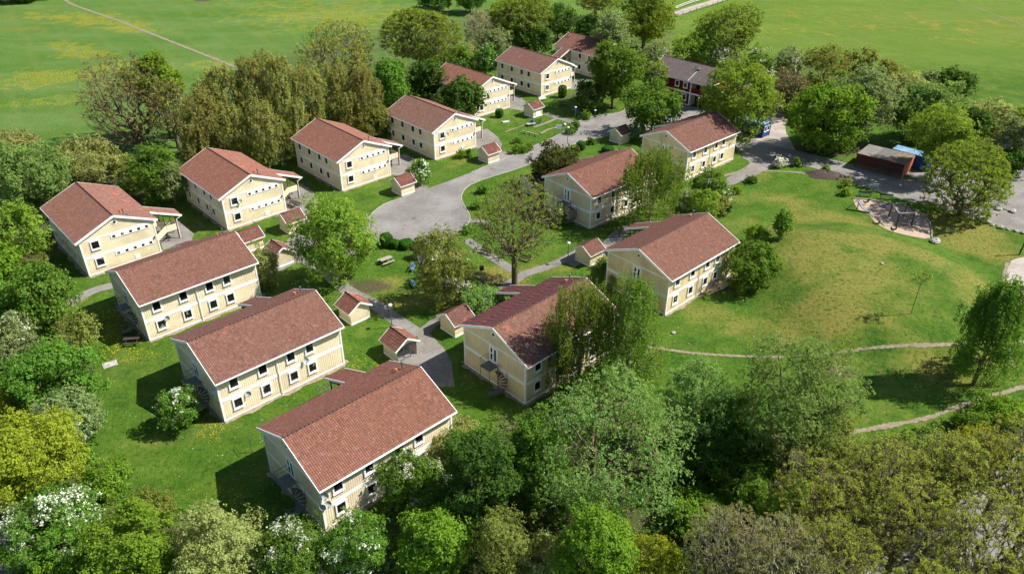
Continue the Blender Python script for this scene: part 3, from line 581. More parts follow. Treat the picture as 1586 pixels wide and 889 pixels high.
    for zt in (1.35, 2.75): ps.bar((PX0+.1, y+.5 if zt > 2 else yo, zt), (PX1-.1, y+.5 if zt > 2 else yo, zt), .08, .12)
    ps.bar((PX1-.12, y+.9, 4.3), (PX1-.12, y+2.2, 3.6), .06, .08); ps.bar((PX0+.12, y+2.2, 1.0), (PX0+.12, yo, 2.2), .06, .08)
    ps.build('post', M['wood_dark'], st)
    tr = MB(); xm = (PX0+PX1)/2
    for i in range(8):   # lower flight going out, upper flight coming back
        f = (i+.5)/8; tr.box(xm+.05, PX1-.2, y+.5+f*2.1, y+.5+f*2.1+.26, f*1.35-.02, f*1.35+.02); tr.box(PX0+.2, xm-.05, y+2.6-f*1.7, y+2.6-f*1.7+.26, 1.35+f*1.4-.02, 1.35+f*1.4+.02)
    tr.box(PX0+.15, PX1-.15, y+2.65, yo, 1.33, 1.40); tr.box(PX0+.15, PX1-.15, y+.03, y+1.05, 2.72, 2.80)
    tr.build('tread', M['wood_grey'], st)
    bl = MB(); Xp = PX1-.06
    def slat_panel(p0, p1, z0, z1, h):     # boards lie along the slope
        for k in range(5):
            o = h*(k+.5)/5; bl.bar((p0[0], p0[1], z0+o), (p1[0], p1[1], z1+o), .03, h/5*.93)
    slat_panel((Xp, y+.35), (Xp, y+2.25), .25, 1.5, 1.0); slat_panel((Xp, y+2.3), (Xp, yo-.05), 1.45, 1.45, .95)
    slat_panel((xm, y+.8), (xm, y+2.5), 2.75, 1.45, .9); slat_panel((PX0+.06, y+.9), (PX0+.06, y+2.5), 2.75, 1.5, .9); slat_panel((PX0+.1, yo-.02), (PX1-.1, yo-.02), 1.45, 1.45, .95); slat_panel((Xp, y+.1), (Xp, y+1.1), 2.85, 2.85, .95)
    bl.build('balustrade', M['wall'], st)
    d2 = MB(); d2.tube([(PX1-.02, ye+po+.1, zo-.02), (PX1+.04, yo+.12, zo-.35), (PX1+.04, yo+.12, 0.02)], .05, 6); d2.build('downpipe', M['white'], root)
    # steel spiral stair at the stair gable
    sp = empty('fire_stair'); sp.parent = root
    pf = MB(); cx, cyy = -x-.95, -1.62; rr = 1.0
    pf.box(-x-1.35, -x-.02, -.75, .78, 2.70, 2.76)
    for k in range(14):
        z = 2.56-k*.19; a0 = R(88-k*24.0); a1 = a0-R(25.5)
        P = [(cx+.06*math.cos(a0), cyy+.06*math.sin(a0)), (cx+rr*math.cos(a0), cyy+rr*math.sin(a0)), (cx+rr*math.cos(a1), cyy+rr*math.sin(a1)), (cx+.06*math.cos(a1), cyy+.06*math.sin(a1))]
        if k < 1 or z < .05: continue
        pf.add([(px, py, z+dz) for dz in (-.03, 0) for px, py in P], [(0, 1, 2, 3), (4, 5, 6, 7), (0, 1, 5, 4), (1, 2, 6, 5), (2, 3, 7, 6), (3, 0, 4, 7)])
        pf.bar((cx+rr*math.cos(a0), cyy+rr*math.sin(a0), z-.02), (cx+rr*math.cos(a1), cyy+rr*math.sin(a1), z-.18), .03, .22)
    pf.tube([(cx, cyy, 0), (cx, cyy, 3.7)], .06, 8); pf.build('step', M['steel'], sp)
    hr = MB(); pts = [(cx+rr*math.cos(R(88-k*24)), cyy+rr*math.sin(R(88-k*24)), 3.55-k*.19) for k in range(14)]
    hr.tube(pts, .028, 5); hr.tube([(p_[0], p_[1], p_[2]-.45) for p_ in pts], .014, 4)
    for p_ in pts[::2]: hr.tube([p_, (p_[0], p_[1], p_[2]-1.0)], .016, 4)
    q = [(-x-.05, .76), (-x-1.33, .76), (-x-1.33, -.73)]
    for i in range(2):
        for dz in (1.0, .5): hr.tube([(*q[i], 2.75+dz), (*q[i+1], 2.75+dz)], .025 if dz == 1 else .014, 5)
        for k in range(7):
            f = k/6; xx = q[i][0]*(1-f)+q[i+1][0]*f; yy = q[i][1]*(1-f)+q[i+1][1]*f; hr.tube([(xx, yy, 2.73), (xx, yy, 3.75)], .013, 4)
    for xx, yy in ((-x-1.3, .73), (-x-1.3, -.7)): hr.tube([(xx, yy, 0), (xx, yy, 2.72)], .035, 5)
    hr.build('handrail', M['steel'], sp)
    return root
def place(o, x, y, th, label=None, group=None, cat=None):
    o.location = (x, y, 0); o.rotation_euler = (0, 0, R(th)); tag(o, label, cat, group); return o
GH = 'yellow two-storey houses of the estate'
houses = {
 'A': (-14.12, 53.73, 43.5, 'large yellow house nearest the camera, pinkish tiled roof, shrubs below it'),
 'B': (-27.25, 67.53, 43.4, 'yellow house just behind the nearest one, a white-flowering bush at its gable'),
 'C': (-40.51, 81.49, 43.4, 'yellow house with lit window wall, third counting back from the nearest house'),
 'D': (-57.68, 96.2, -46.7, 'leftmost yellow house, gable of small windows partly behind another roof'),
 'E': (-43.55, 109.84, -46.8, 'yellow house right of the leftmost one, small shed at its gable'),
 'F': (-29.24, 123.9, -46.8, 'yellow house facing the turning circle of the road, blossoming tree beside it'),
 'G': (-15.21, 137.43, -46.9, 'yellow house behind the one at the turning circle, dish on its gable'),
 'H': (-9.1, 160.08, -46.6, 'yellow house half hidden by a dark flowering tree'),
 'I': (4.83, 173.91, -46.6, 'yellow house near the end of the row, round bush on its lawn'),
 'J': (18.75, 187.3, 133.4, 'farthest yellow house, at the end of the row behind a tree'),
 'L': (31.19, 128.75, 42.8, 'yellow house with orange replaced ridge tiles beside the blue cabin'),
 'M': (13.49, 110.67, 42.8, 'yellow house half covered by a weeping birch'),
 'N': (20.78, 87.44, 43.4, 'yellow house on the edge of the mound, planks lying at its wall'),
 'O': (3.2, 70.45, 44.0, 'yellow house with dark striped roof slope and a birch in front'),
}
h0 = make_house(); first = True
for k, (x_, y_, t_, lab) in houses.items():
    o = h0 if first else copy_tree(h0); first = False
    place(o, x_, y_, t_, lab, GH, 'house')
    if k == 'O':
        for ch in o.children:
            if ch.name.startswith('roof') and not ch.name.startswith('roof_'):
                ch.data = ch.data.copy(); ch.data.materials[1] = M['tile_stripe']
    if k in 'LMNO':
        for ch in o.children:
            if ch.name.startswith('wall') and not ch.name.startswith('wall_'):
                ch.data = ch.data.copy(); ch.data.materials[0] = M['wall_old']; ch['label'] = 'weathered pale yellow boarding'
# ---------------------------------------------------------------- small yellow sheds
def make_shed(kind='plain'):
    root = empty('storage_shed'); x, y, ze_, zr_ = 1.32, 1.36, 2.0, 2.86; sl_ = (zr_-ze_)/y
    b = MB(); open_ = kind == 'open'
    if not open_:
        b.add([(-x,-y,0),(x,-y,0),(x,y,0),(-x,y,0),(-x,-y,ze_),(x,-y,ze_),(x,y,ze_),(-x,y,ze_),(-x,0,zr_-.02),(x,0,zr_-.02)], [(0,1,5,4),(1,2,6,9,5),(2,3,7,6),(3,0,4,8,7)])
    else:
        b.box(-x, x, -y, -y+.08, 0, ze_); b.box(-x, x, y-.08, y, 0, ze_); b.box(-x, -x+.08, -y+.08, y-.08, 0, ze_)
        for e in (-x, x-.08): b.add([(e, -y, ze_), (e, y, ze_), (e, 0, zr_-.02), (e+.08, -y, ze_), (e+.08, y, ze_), (e+.08, 0, zr_-.02)], [(0, 1, 2), (3, 4, 5)])
    battens(b, -x, x, .2, lambda t: ze_, 'y-', -y, .16); battens(b, -x, x, .2, lambda t: ze_, 'y+', y, .16)
    gz = lambda t: zr_-.06-abs(t)*sl_
    battens(b, -y, y, .2, gz, 'x-', -x, .16)
    if not open_: battens(b, -y, y, .2, gz, 'x+', x, .16)
    b.build('wall', M['wall'], root)
    t = MB()
    for s in ('y-', 'y+', 'x-', 'x+'):
        if open_ and s == 'x+': continue
        F_ = face(s, x, y); n = x if s[0] == 'y' else y; fbox(t, F_, -n, n, 0, .04, -.02, .24)
    if kind == 'door':
        F_ = face('y-', x, y); fbox(t, F_, -.7, .7, 0, .05, .24, 1.85); fbox(t, F_, -.62, -.02, .05, .07, .3, 1.8); fbox(t, F_, .02, .62, .05, .07, .3, 1.8)
    t.build('trim_boards', M['white'], root)
    xe, ye = x+.3, y+.32; ze = ze_-sl_*.32
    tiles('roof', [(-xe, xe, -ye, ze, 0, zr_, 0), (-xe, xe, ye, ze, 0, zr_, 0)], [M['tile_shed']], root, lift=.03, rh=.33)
    f = MB()
    for s in (-1, 1):
        for e in (-1, 1): f.bar((e*xe, s*(ye+.03), ze-.05), (e*xe, 0, zr_-.02), .05, .2)
        f.add([(-xe, s*ye, ze-.05), (xe, s*ye, ze-.05), (xe, 0, zr_-.05), (-xe, 0, zr_-.05)], [(0, 1, 2, 3)])
        f.box(-xe, xe, s*(ye+.02)-.015, s*(ye+.02)+.015, ze-.1, ze+.05)
    f.build('fascia', M['white'], root)
    r = MB(); r.tube([(-xe, 0, zr_+.05), (xe, 0, zr_+.05)], .10, 7); r.build('ridge_tiles', M['tile_shed'], root, True)
    if open_:
        g = MB(); 
        for yy in (-y+.05, -.45, .45, y-.05): g.bar((x, yy, 0), (x, yy, ze_), .06, .06)
        for zz in (.25, .6, .95, 1.3, 1.65, 1.95): g.bar((x, -y, zz), (x, y, zz), .03, .04)
        for k in range(14): g.bar((x, -y+.2*k+.1, .25), (x, -y+.2*k+.1, 1.95), .012, .012)
        g.build('gate_bars', M['steel'], root)
        q = MB(); q.box(-x+.1, x-.1, -y+.1, y-.1, 0, .03); q.build('floor_slab', M['concrete'], root)
        q = MB()
        for i, yy in enumerate((-.8, -.1, .6)): q.box(-.9, -.2, yy-.28, yy+.28, .05, 1.05+.05*i)
        q.build('waste_bin', M['black'], root)
    return root
GS = 'small yellow garden sheds'
def shed_at(near, th, kind, label, sx=1.0):
    o = proto[kind] if kind not in used_s else copy_tree(proto[kind]); used_s.add(kind)
    c, s = math.cos(R(th)), math.sin(R(th)); lx, ly = (-1.32, -1.36) if th > 0 else (1.32, -1.36)
    p = at(*near); place(o, p.x-(c*lx-s*ly), p.y-(s*lx+c*ly), th, label, GS, 'shed'); return o
proto = {'plain': make_shed()}; proto['door'] = make_shed('door'); proto['open'] = make_shed('open'); used_s = set()
shed_at((545, 506.6), -46.7, 'plain', 'windowless yellow shed beside the footpath behind the nearest roofs')
shed_at((617, 564.2), -46.7, 'open', 'yellow shed with an open front behind steel bars on the plaza')
shed_at((705.7, 524), 43.5, 'plain', 'yellow shed in the shadow beside the house with the striped roof'); shed_at((912.8, 412.5), 43.4, 'plain', 'yellow shed between the bare oak and the house on the mound')
shed_at((621, 305.8), 43.2, 'plain', 'yellow shed with bright red roof at the turning circle, next to the blossoming tree')
shed_at((754.5, 254.6), 43.2, 'plain', 'yellow shed with red roof beside the street, opposite the dark copper bush'); shed_at((823.5, 183), 43.2, 'door', 'yellow shed with a white double door on the lawn far up the street')
shed_at((958.8, 222.8), 43.2, 'plain', 'yellow shed on the grass corner right of the street'); shed_at((447.5, 366.5), 43.2, 'plain', 'yellow shed in front of the second house gable from the left')
shed_at((427, 420), -46.7, 'plain', 'yellow shed dappled with leaf shadow beside an olive bush, left of the paved court')
o = shed_at((382, 396), 43.4, 'plain', 'yellow shed just showing behind the roof of the third house back')
shed_at((822, 302), 43.4, 'plain', 'yellow shed partly hidden by the dark copper bush'); shed_at((905, 158), 43.2, 'plain', 'yellow shed half hidden behind a shrub near the far street corner')
# ---------------------------------------------------------------- red house with grey roof
def red_house():
    p = at(1025, 85.2, HR); q = at(1122, 107, HR); mid = (p+q)/2; th = math.atan2(q.y-p.y, q.x-p.x); Lh = (q-p).length/2
    r = empty('red_house', (mid.x, mid.y, 0), th, label='dark red house with grey roof and white window frames behind the trees', cat='house'); x, y = Lh-.3, 4.95; x2 = x-4.6
    b = MB(); b.add([(-x,-y,0),(x,-y,0),(x,y,0),(-x,y,0),(-x,-y,HE),(x,-y,HE),(x,y,HE),(-x,y,HE),(-x,0,HR-.02),(x,0,HR-.02)], [(1,2,6,9,5),(2,3,7,6),(3,0,4,8,7)])
    b.box(-x, x2, -y, -y+.1, 0, HE); b.box(x2, x2+.1, -y+.1, -y+2.0, 0, HE); b.box(x2, x, -y+2.0, -y+2.1, 0, HE); b.box(x-.1, x, -y, -y+2, 0, HE); b.box(x2, x-.1, -y, -y+.08, 2.8, 3.8)
    battens(b, -x, x2, .2, lambda t: HE, 'y-', -y); battens(b, -y, y, .2, lambda t: HR-.1-abs(t)*.42, 'x-', -x); battens(b, -y, y, .2, lambda t: HR-.1-abs(t)*.42, 'x+', x)
    b.build('wall', M['wall_red'], r)
    t = MB(); F_ = face('y-', x, y)
    fbox(t, F_, -x, x, 0, .04, 2.5, 2.8); fbox(t, F_, -x, x2, 0, .04, -.02, .2); fbox(t, F_, x2-.12, x2+.12, -.02, .06, 0, HE); fbox(t, F_, -x-.03, -x+.14, 0, .06, 0, HE); t.box(x2+.1, x2+.14, -y+.1, -y+2, 0, HE-.1)
    G_ = face('x+', x, y); fbox(t, G_, -y, y, 0, .04, 2.5, 2.8); fbox(t, G_, -y, y, 0, .04, 4.95, 5.13); t.build('trim_boards', M['white'], r)
    f = MB(); f.box(x2+.1, x-.1, -y+.08, -y+2, 2.5, 2.8); f.build('balcony_floor', M['wood_grey'], r)
    ye = y+.5; sl_ = (HR-HE)/y; ze = HE-sl_*.5; xe = Lh
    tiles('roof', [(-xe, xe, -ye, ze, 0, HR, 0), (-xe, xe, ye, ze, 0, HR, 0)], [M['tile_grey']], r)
    g = MB()
    for s in (-1, 1):
        for e in (-1, 1): g.bar((e*xe, s*(ye+.05), ze-.06), (e*xe, 0, HR-.04), .05, .28)
        g.add([(-xe, s*ye, ze-.05), (xe, s*ye, ze-.05), (xe, 0, HR-.05), (-xe, 0, HR-.05)], [(0, 1, 2, 3)]); g.box(-xe, xe, s*(ye+.02)-.015, s*(ye+.02)+.015, ze-.15, ze+.05)
    g.build('fascia', M['white'], r)
    d = MB(); d.tube([(-xe, 0, HR+.06), (xe, 0, HR+.06)], .1, 7); d.build('ridge_tiles', M['tile_grey'], r)
    d = MB(); d.bar((x2-.6, -ye, ze+.12), (x2-.6, -1.2, HR-.33), .25, .03); d.build('snow_strip', M['concrete'], r)
    d = MB(); d.box(x2-.9, x2-.3, -2.1, -1.3, 6.6, 7.1); d.tube([(x2-1.5, -1.6, 6.8), (x2-1.5, -1.6, 7.5)], .1); d.build('chimney_pipe', M['steel'], r)
    for a in (-x+1.6, -x+4.2, x2-3.4, x2-1.3):
        for z, h in ((4.1, 1.3), (1.6, 1.4)): window(r, F_, a, z, 1.1, h)
    return r
red_house()
def cabin_gable():
    p = at(1190.3, 132.7, 5.0); th = R(-45); r = empty('red_cabin', (p.x-math.cos(th)*3, p.y-math.sin(th)*3, 0), th, label='red outbuilding with white gable boards behind the bushes, right of the grey-roofed house', cat='outbuilding')
    x, y, ze_, zr_ = 2.8, 2.0, 4.1, 4.9; b = MB()
    b.add([(-x,-y,0),(x,-y,0),(x,y,0),(-x,y,0),(-x,-y,ze_),(x,-y,ze_),(x,y,ze_),(-x,y,ze_),(-x,0,zr_),(x,0,zr_)], [(0,1,5,4),(1,2,6,9,5),(2,3,7,6),(3,0,4,8,7)]); battens(b, -y, y, .2, lambda t: zr_-.05-abs(t)*.4, 'x+', x); b.build('wall', M['wall_red'], r)
    t = MB(); F_ = face('x+', x, y); fbox(t, F_, -y, y, 0, .04, 2.5, 2.8); fbox(t, F_, -y-.02, -y+.15, 0, .06, 0, ze_)
    for s in (-1, 1): t.bar((x+.3, s*(y+.4), ze_-.12), (x+.3, 0, zr_+.04), .06, .3)
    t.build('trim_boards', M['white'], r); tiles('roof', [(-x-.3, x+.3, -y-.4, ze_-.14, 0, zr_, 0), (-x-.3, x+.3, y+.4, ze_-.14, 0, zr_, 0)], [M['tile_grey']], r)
cabin_gable()
# ---------------------------------------------------------------- garages, container cabins
M['soil_roof'] = simple('mossy_felt', (.17, .14, .10), .95, .3, 2)
def garages():
    a = Vector((60.3, 126.6, 0)); b_ = Vector((66.3, 121.4, 0)); th = math.atan2(b_.y-a.y, b_.x-a.x); Lg = (b_-a).length; c, s = math.cos(th), math.sin(th)
    r = empty('garage_row', tuple(a), th, label='row of dark red garages with a flat patched roof beside the lane', cat='garage')
    D_ = 5.6; h = 2.5; b = MB(); b.box(0, Lg, 0, D_, 0, h); 
    for i in range(4): b.box(Lg*i/3-.05*(i > 0), Lg*i/3+.05*(i < 3), -.04, 0, 0, h)
    b.build('wall', M['wall_brick'], r)
    for i in range(3):
        g = MB(); w_ = Lg/3
        for k in range(9): g.box(w_*i+.25, w_*(i+1)-.25, -.035, -.003, .1+k*.23, .1+k*.23+.21)
        g.build('garage_door', M['wall_brick'], r)
        f = MB(); f.box(w_*i, w_*(i+1)-.03, -.15, D_+.1, h+.003, h+.09+.02*i); f.build('roof', (M['asphalt'], M['asphalt_dark'], M['soil_roof'])[i], r)
    e = MB(); e.box(Lg+.003, Lg+.06, 0, D_, 0, h-.02); e.build('end_wall', M['brick_end'], r)
    t = MB(); t.box(-.05, Lg+.1, -.19, -.155, h-.1, h+.12); t.build('fascia', M['wall_red'], r)
garages()
def container(name, corner, th, Lc, label, m, mr, cat='container', win=True, h=2.55, wd=2.45):
    r = empty(name, (corner[0], corner[1], 0), R(th), label=label, cat=cat)
    b = MB(); b.box(0, Lc, 0, wd, .1, h); k = 0
    while k < Lc-.15: b.box(k+.05, k+.14, -.03, 0, .25, h-.15); b.box(k+.05, k+.14, wd, wd+.03, .25, h-.15); k += .28
    b.build('wall', m, r); f = MB(); f.box(-.05, Lc+.05, -.05, wd+.05, h+.003, h+.10)
    for q in range(int(Lc/.5)): f.box(q*.5+.1, q*.5+.16, 0, wd, h+.10, h+.13)
    f.build('roof', mr, r)
    e = MB()
    for xx in (0, Lc):
        for yy in (0, wd): e.box(xx-.07, xx+.07, yy-.07, yy+.07, 0, h)
    e.build('corner_post', m, r)
    if win:
        F_ = lambda a, o, z: (Lc+o, a, z)
        for a in (.7, 1.75): window(r, F_, a, 1.65, .8, 1.1, .09, .06)
    return r
container('site_cabin', (47.9-4.0*math.cos(R(-47))*1.5, 140.6-4.0*math.sin(R(-47))*1.5), -47, 6.0, 'blue site cabin with two white windows at its end, under a tree', M['bluep'], M['blue_roof'], 'cabin')
container('container', (67.3, 128.6), -44, 6.2, 'blue container with pale roof behind the garages', M['bluep'], M['blue_roof'], 'container', False)
pw = at(1507, 228); container('container', (pw.x-5.2, pw.y+3.4), -40, 6.0, 'white container behind the lime tree at the car park', M['white'], simple('pinkish_sheet', (.42, .30, .30), .7), 'container', False)
pw = at(1573, 240); container('storage_box', (pw.x-4.2, pw.y+2.5), -35, 4.0, 'rusty brown low store at the right edge of the car park', M['brick_end'], M['wood_grey'], 'store', False, 1.8, 2.2)
# ---------------------------------------------------------------- trees
def np_mesh(name, V, F, mats, mi=None, smooth=False):
    me = bpy.data.meshes.new(name); me.vertices.add(len(V)); me.vertices.foreach_set('co', np.asarray(V, 'f').ravel()); k = F.shape[1]
    me.loops.add(F.size); me.loops.foreach_set('vertex_index', F.ravel().astype('i')); me.polygons.add(len(F)); me.polygons.foreach_set('loop_start', np.arange(0, F.size, k, dtype='i'))
    for m in mats: me.materials.append(m)
    if mi is not None: me.polygons.foreach_set('material_index', mi.astype('i'))
    if smooth: me.polygons.foreach_set('use_smooth', np.ones(len(F), bool))
    me.update(calc_edges=True); return me
def unit(v): return v/np.maximum(np.linalg.norm(v, axis=-1, keepdims=True), 1e-9)
def leaf_cards(P, Nn, size, g):
    n = len(P); nn = unit(Nn); t = unit(np.cross(nn, g.normal(size=(n, 3)))); b = np.cross(nn, t)
    s = (size*g.uniform(.65, 1.35, n))[:, None]; l = s*.62; wd = s*.42
    # folded rhombus leaf cluster
    V = np.stack([P-t*l, P+b*wd+nn*s*.10, P+t*l, P-b*wd+nn*s*.10], 1).reshape(-1, 3); F = np.arange(4*n).reshape(-1, 4); return V, F
def sprays(n, g, per=9):
    k = max(1, n//per); return k, g.integers(0, k, n)
def skeleton(base, h0, targets, g, r0, wig=.12, bias=.5, lean=None):
    top = np.array([0, 0, h0]) if lean is None else lean; k = 7; nodes = [np.array(base)+(top-np.array(base))*i/k for i in range(k+1)]; par = [-1]+list(range(k)); plen = [np.linalg.norm(nodes[i]-nodes[0]) for i in range(k+1)]
    cap = len(targets)*4+50; A = np.empty((cap, 3)); A[:k+1] = nodes; Lp = np.empty(cap); Lp[:k+1] = plen; n = k+1; start = max(2, 3)
    for t in targets[np.argsort(np.linalg.norm(targets-top, axis=1))]:
        d = np.linalg.norm(A[start:n]-t, axis=1); below = np.clip(A[start:n, 2]-t[2], 0, None); c = d+bias*Lp[start:n]+below*.5; j = int(np.argmin(c))+start
        L_ = d[j-start]; m = 3 if L_ > 1.2 else 2 if L_ > .5 else 1; a = A[j].copy(); prev = j
        for q in range(1, m+1):
            f = q/m; p = a+(t-a)*f
            if q < m: p = p+g.normal(size=3)*wig*L_+np.array([0, 0, .06*L_])
            A[n] = p; Lp[n] = Lp[prev]+np.linalg.norm(p-A[prev]); par.append(prev); prev = n; n += 1
    par = np.array(par); A = A[:n]; w_ = np.zeros(n)
    kids = np.bincount(par[1:], minlength=n); w_[kids == 0] = 1.0
    for i in range(n-1, 0, -1): w_[par[i]] += w_[i]
    rad = r0*(w_/w_[0])**.47; return A, par, rad
def tubes(A, par, rad, sides=4, rmin=.012):
    i = np.arange(1, len(A)); a = A[par[i]]; b = A[i]; ra = np.maximum(np.minimum(rad[par[i]], rad[i]*1.6), rmin); rb = np.maximum(rad[i], rmin); d = unit(b-a)
    ref = np.where(np.abs(d[:, 2:3]) < .9, np.array([[0, 0, 1.]]), np.array([[1., 0, 0]])); x = unit(np.cross(d, ref)); y = np.cross(d, x); V = []
    for P, r in ((a-d*ra[:, None]*.3, ra), (b, rb)):
        for k in range(sides): t = 2*math.pi*k/sides; V.append(P+(x*math.cos(t)+y*math.sin(t))*r[:, None])
    V = np.stack(V, 1).reshape(-1, 3); o = np.arange(len(i))[:, None]*2*sides
    F = np.concatenate([o+np.array([[k, (k+1) % sides, sides+(k+1) % sides, sides+k]]) for k in range(sides)]); return V, F
SP = {  # leaf material, crown style, cover (leaf area per shell area), blossom share
 'maple': ('maple', 'puff', 2.3, 0), 'green': ('green', 'puff', 2.2, 0), 'dark': ('dark', 'puff', 2.2, 0), 'grey': ('grey', 'fine', 2.0, 0), 'willow': ('willow', 'fine', 2.5, 0), 'pale': ('pale', 'fine', 1.7, 0),
 'yellow': ('yellow', 'fine', 1.6, 0), 'lime': ('lime', 'airy', 1.25, 0), 'olive': ('olive', 'airy', 1.0, 0), 'brownish': ('brownish', 'bare', .20, 0), 'willowthin': ('willow', 'airy', 1.05, 0), 'oakbud': ('bud', 'bare', .34, 0), 'limefull': ('lime', 'fine', 2.0, 0), 'flowerlime': ('olive', 'airy', 1.3, .035), 'birchdark': ('green', 'weep', 2.2, 0), 'oakgreen': ('lime', 'bare', .95, 0), 'birch': ('birch', 'weep', 1.15, 0),
 'hawthorn': ('green', 'fine', 1.9, .115), 'hawgrey': ('grey', 'fine', 1.8, .07), 'flower': ('green', 'puff', 1.6, .2), 'copper': ('copper', 'puff', 1.9, 0), 'column': ('wood', 'column', 1.35, 0), 'oakthin': ('lime', 'bare', .24, 0), 'twiggy': ('twigbud', 'bare', .34, 0), 'conic': ('lime', 'conic', 2.2, 0), 'hedge': ('hedge', 'hedge', 3.0, 0)}
cache = {}
def tree_mesh(kind, a, b, clear, dist, var):
    """crown of half-width a and half-height b whose underside is `clear` metres up"""
    key = (kind, round(math.log(a)*3.2), round(math.log(b)*3.2), round(clear/1.2), round(math.log(dist)*1.7), var)
    if key in cache: return cache[key]
    g = np.random.default_rng(abs(hash(key[1:])) % 99991+len(kind)*131); leafm, style, cover, bl = SP[kind]; mats = [M['leaf_'+leafm] if leafm != 'hedge' else M['hedge'], M['blossom']]
    zc = clear+b; ls = max(.15, min(.46, dist/420)); ls *= {'fine': .78, 'airy': .8, 'bare': .62, 'weep': .7, 'column': .68, 'hedge': .6}.get(style, 1.0)
    area = 4*math.pi*(((a*a)**1.6+2*(a*b)**1.6)/3)**(1/1.6); nl = int(min(52000, max(250, cover*area/(ls*ls*.52))))
    nb = 14; bd = unit(g.normal(size=(nb, 3))); ba = g.uniform(-.34, .34, nb)
    def rad_(d):
        r = np.full(len(d), .97)
        for k in range(nb): r += ba[k]*np.clip((d@bd[k]-.6)/.4, 0, 1)
        return np.clip(r, .58, 1.14)
    if style == 'hedge':
        ls = .13; d = unit(g.normal(size=(nl*3, 3))); pw = 3.6; r = (np.abs(d)**pw).sum(1)**(-1/pw); q = d*r[:, None]*(.93+.07*g.uniform(-1, 1, nl*3))[:, None]; Nn = np.sign(d)*np.abs(q)**(pw-1)+g.normal(size=q.shape)*.35
        P = q*np.array([a, a, b])+np.array([0, 0, zc]); P[:, 2] = np.maximum(P[:, 2], .04); V, F = leaf_cards(P, Nn, ls, g); cm = np_mesh('crown', V, F, mats)
        k = 12; V = []; A = np.array([[0, 0, -.05], [0, 0, b], [a*.4, 0, b*1.4], [-a*.4, 0, b*1.4]]); V, F = tubes(A, np.array([-1, 0, 1, 1]), np.array([.08, .07, .05, .05]), 5); tm = np_mesh('trunk', V, F, [M['bark']])
    elif style == 'bare':
        nt_ = int(min(2000, max(60, (13 if kind in ('brownish', 'twiggy') and a > 2 else 7)*area/(dist/60)**.7))); d = unit(g.normal(size=(nt_, 3))+np.array([0, 0, .25])); r = rad_(d)*g.uniform(.12, 1, nt_)**.42
        T = d*r[:, None]*np.array([a, a, b])+np.array([0, 0, zc]); T = T[T[:, 2] > clear*.7]
        A, par, rd = skeleton((0, 0, -.1), clear+b*.35, T, g, max(.035, .040*(a+b) if a+b > 4 else .022*(a+b)), .12, .42); V, F = tubes(A, par, rd, 4, min(.035, max(.014, dist*.0002)))
        tm = np_mesh('trunk', V, F, [M['bark'] if kind != 'twiggy' else M['bark_pale']])
        tips = A[np.bincount(par[1:], minlength=len(A)) == 0]; ns = max(1, nl//10); sc_c = tips[g.integers(0, len(tips), ns)]+g.normal(size=(ns, 3))*.10; si = g.integers(0, ns, nl); P = sc_c[si]+g.normal(size=(nl, 3))*ls*.85*np.array([1, 1, .7]); Nn = g.normal(size=(ns, 3))[si]*.7+g.normal(size=(nl, 3))*.5+np.array([0, 0, .9]); V, F = leaf_cards(P, Nn, ls, g)
        cm = np_mesh('crown', V, F, mats)
    else:
        csz = {'puff': .27, 'fine': .20, 'airy': .22, 'weep': .20, 'column': .13, 'conic': .2, 'hedge': .3}[style]*min(a, b*1.3); csz = min(max(csz, .28), 1.35 if style != 'column' else .7)
        nc = int(min(520, max(16, 1.15*area/(csz*csz*2.2))))
        nc = int(nc*(.62 if style == 'airy' else .8))
        d = unit(g.normal(size=(nc, 3))+np.array([0, 0, .15])); r = rad_(d)*g.uniform(.35, 1, nc)**.45
        if style == 'hedge': r = rad_(d)*0+g.uniform(.6, 1, nc)
        q = d*r[:, None]
        if style == 'weep': nc_ = max(10, int(nc*.75)); q = q[:nc_]; nc = nc_
        if style == 'column' or style == 'conic':
            t = g.uniform(0, 1, nc)**.8; ww = (np.sin(np.pi*np.clip(t*.70+.20, 0, 1))**.5*(1+.25*np.sin(t*9+g.uniform(0, 6))) if style == 'column' else (1-t)*.95+.05); an = g.uniform(0, 2*np.pi, nc); rr = ww*g.uniform(.3, 1, nc)**.5; q = np.stack([rr*np.cos(an), rr*np.sin(an), t*2-1], 1)
        if style == 'weep':
            t = g.uniform(0, 1, nc)**.85; ww = np.sin(np.pi*np.clip(t*.66+.30, 0, 1))**.55; an = g.uniform(0, 2*np.pi, nc); rr = ww*g.uniform(.25, 1, nc)**.55*(1+.32*np.sin(an*3+t*7)); q = np.stack([rr*np.cos(an), rr*np.sin(an), t*2-1], 1)
        C = q*np.array([a, a, b])*np.array([1, 1, 1])*(1-.25*csz/max(a, .3))+np.array([0, 0, zc]); C = C[C[:, 2] > clear+csz*.2] if style != 'hedge' else C
        if len(C) < 6: C = q*np.array([a, a, b])*.8+np.array([0, 0, zc])
        cs = csz*g.uniform(.5, 1.4, len(C)); wt = cs**2; ci = g.choice(len(C), nl, p=wt/wt.sum())
        if style == 'weep':
            s0 = C[ci]+g.normal(size=(nl, 3))*cs[ci][:, None]*.45; drop = g.uniform(0, 1, nl)*cs[ci]*2.6; sn = np.floor(g.uniform(0, 9, nl)); ph = ci*9+sn; off = np.stack([np.sin(ph*12.9898)*.55, np.cos(ph*78.233)*.55, np.zeros(nl)], 1)*cs[ci][:, None]
            P = C[ci]+off*1.5+g.normal(size=(nl, 3))*.08; P[:, 2] += cs[ci]*.9-drop*1.15; Nn = g.normal(size=(nl, 3))*np.array([1, 1, .6])+unit(P-np.array([0, 0, zc]))*.6
        elif style == 'column':
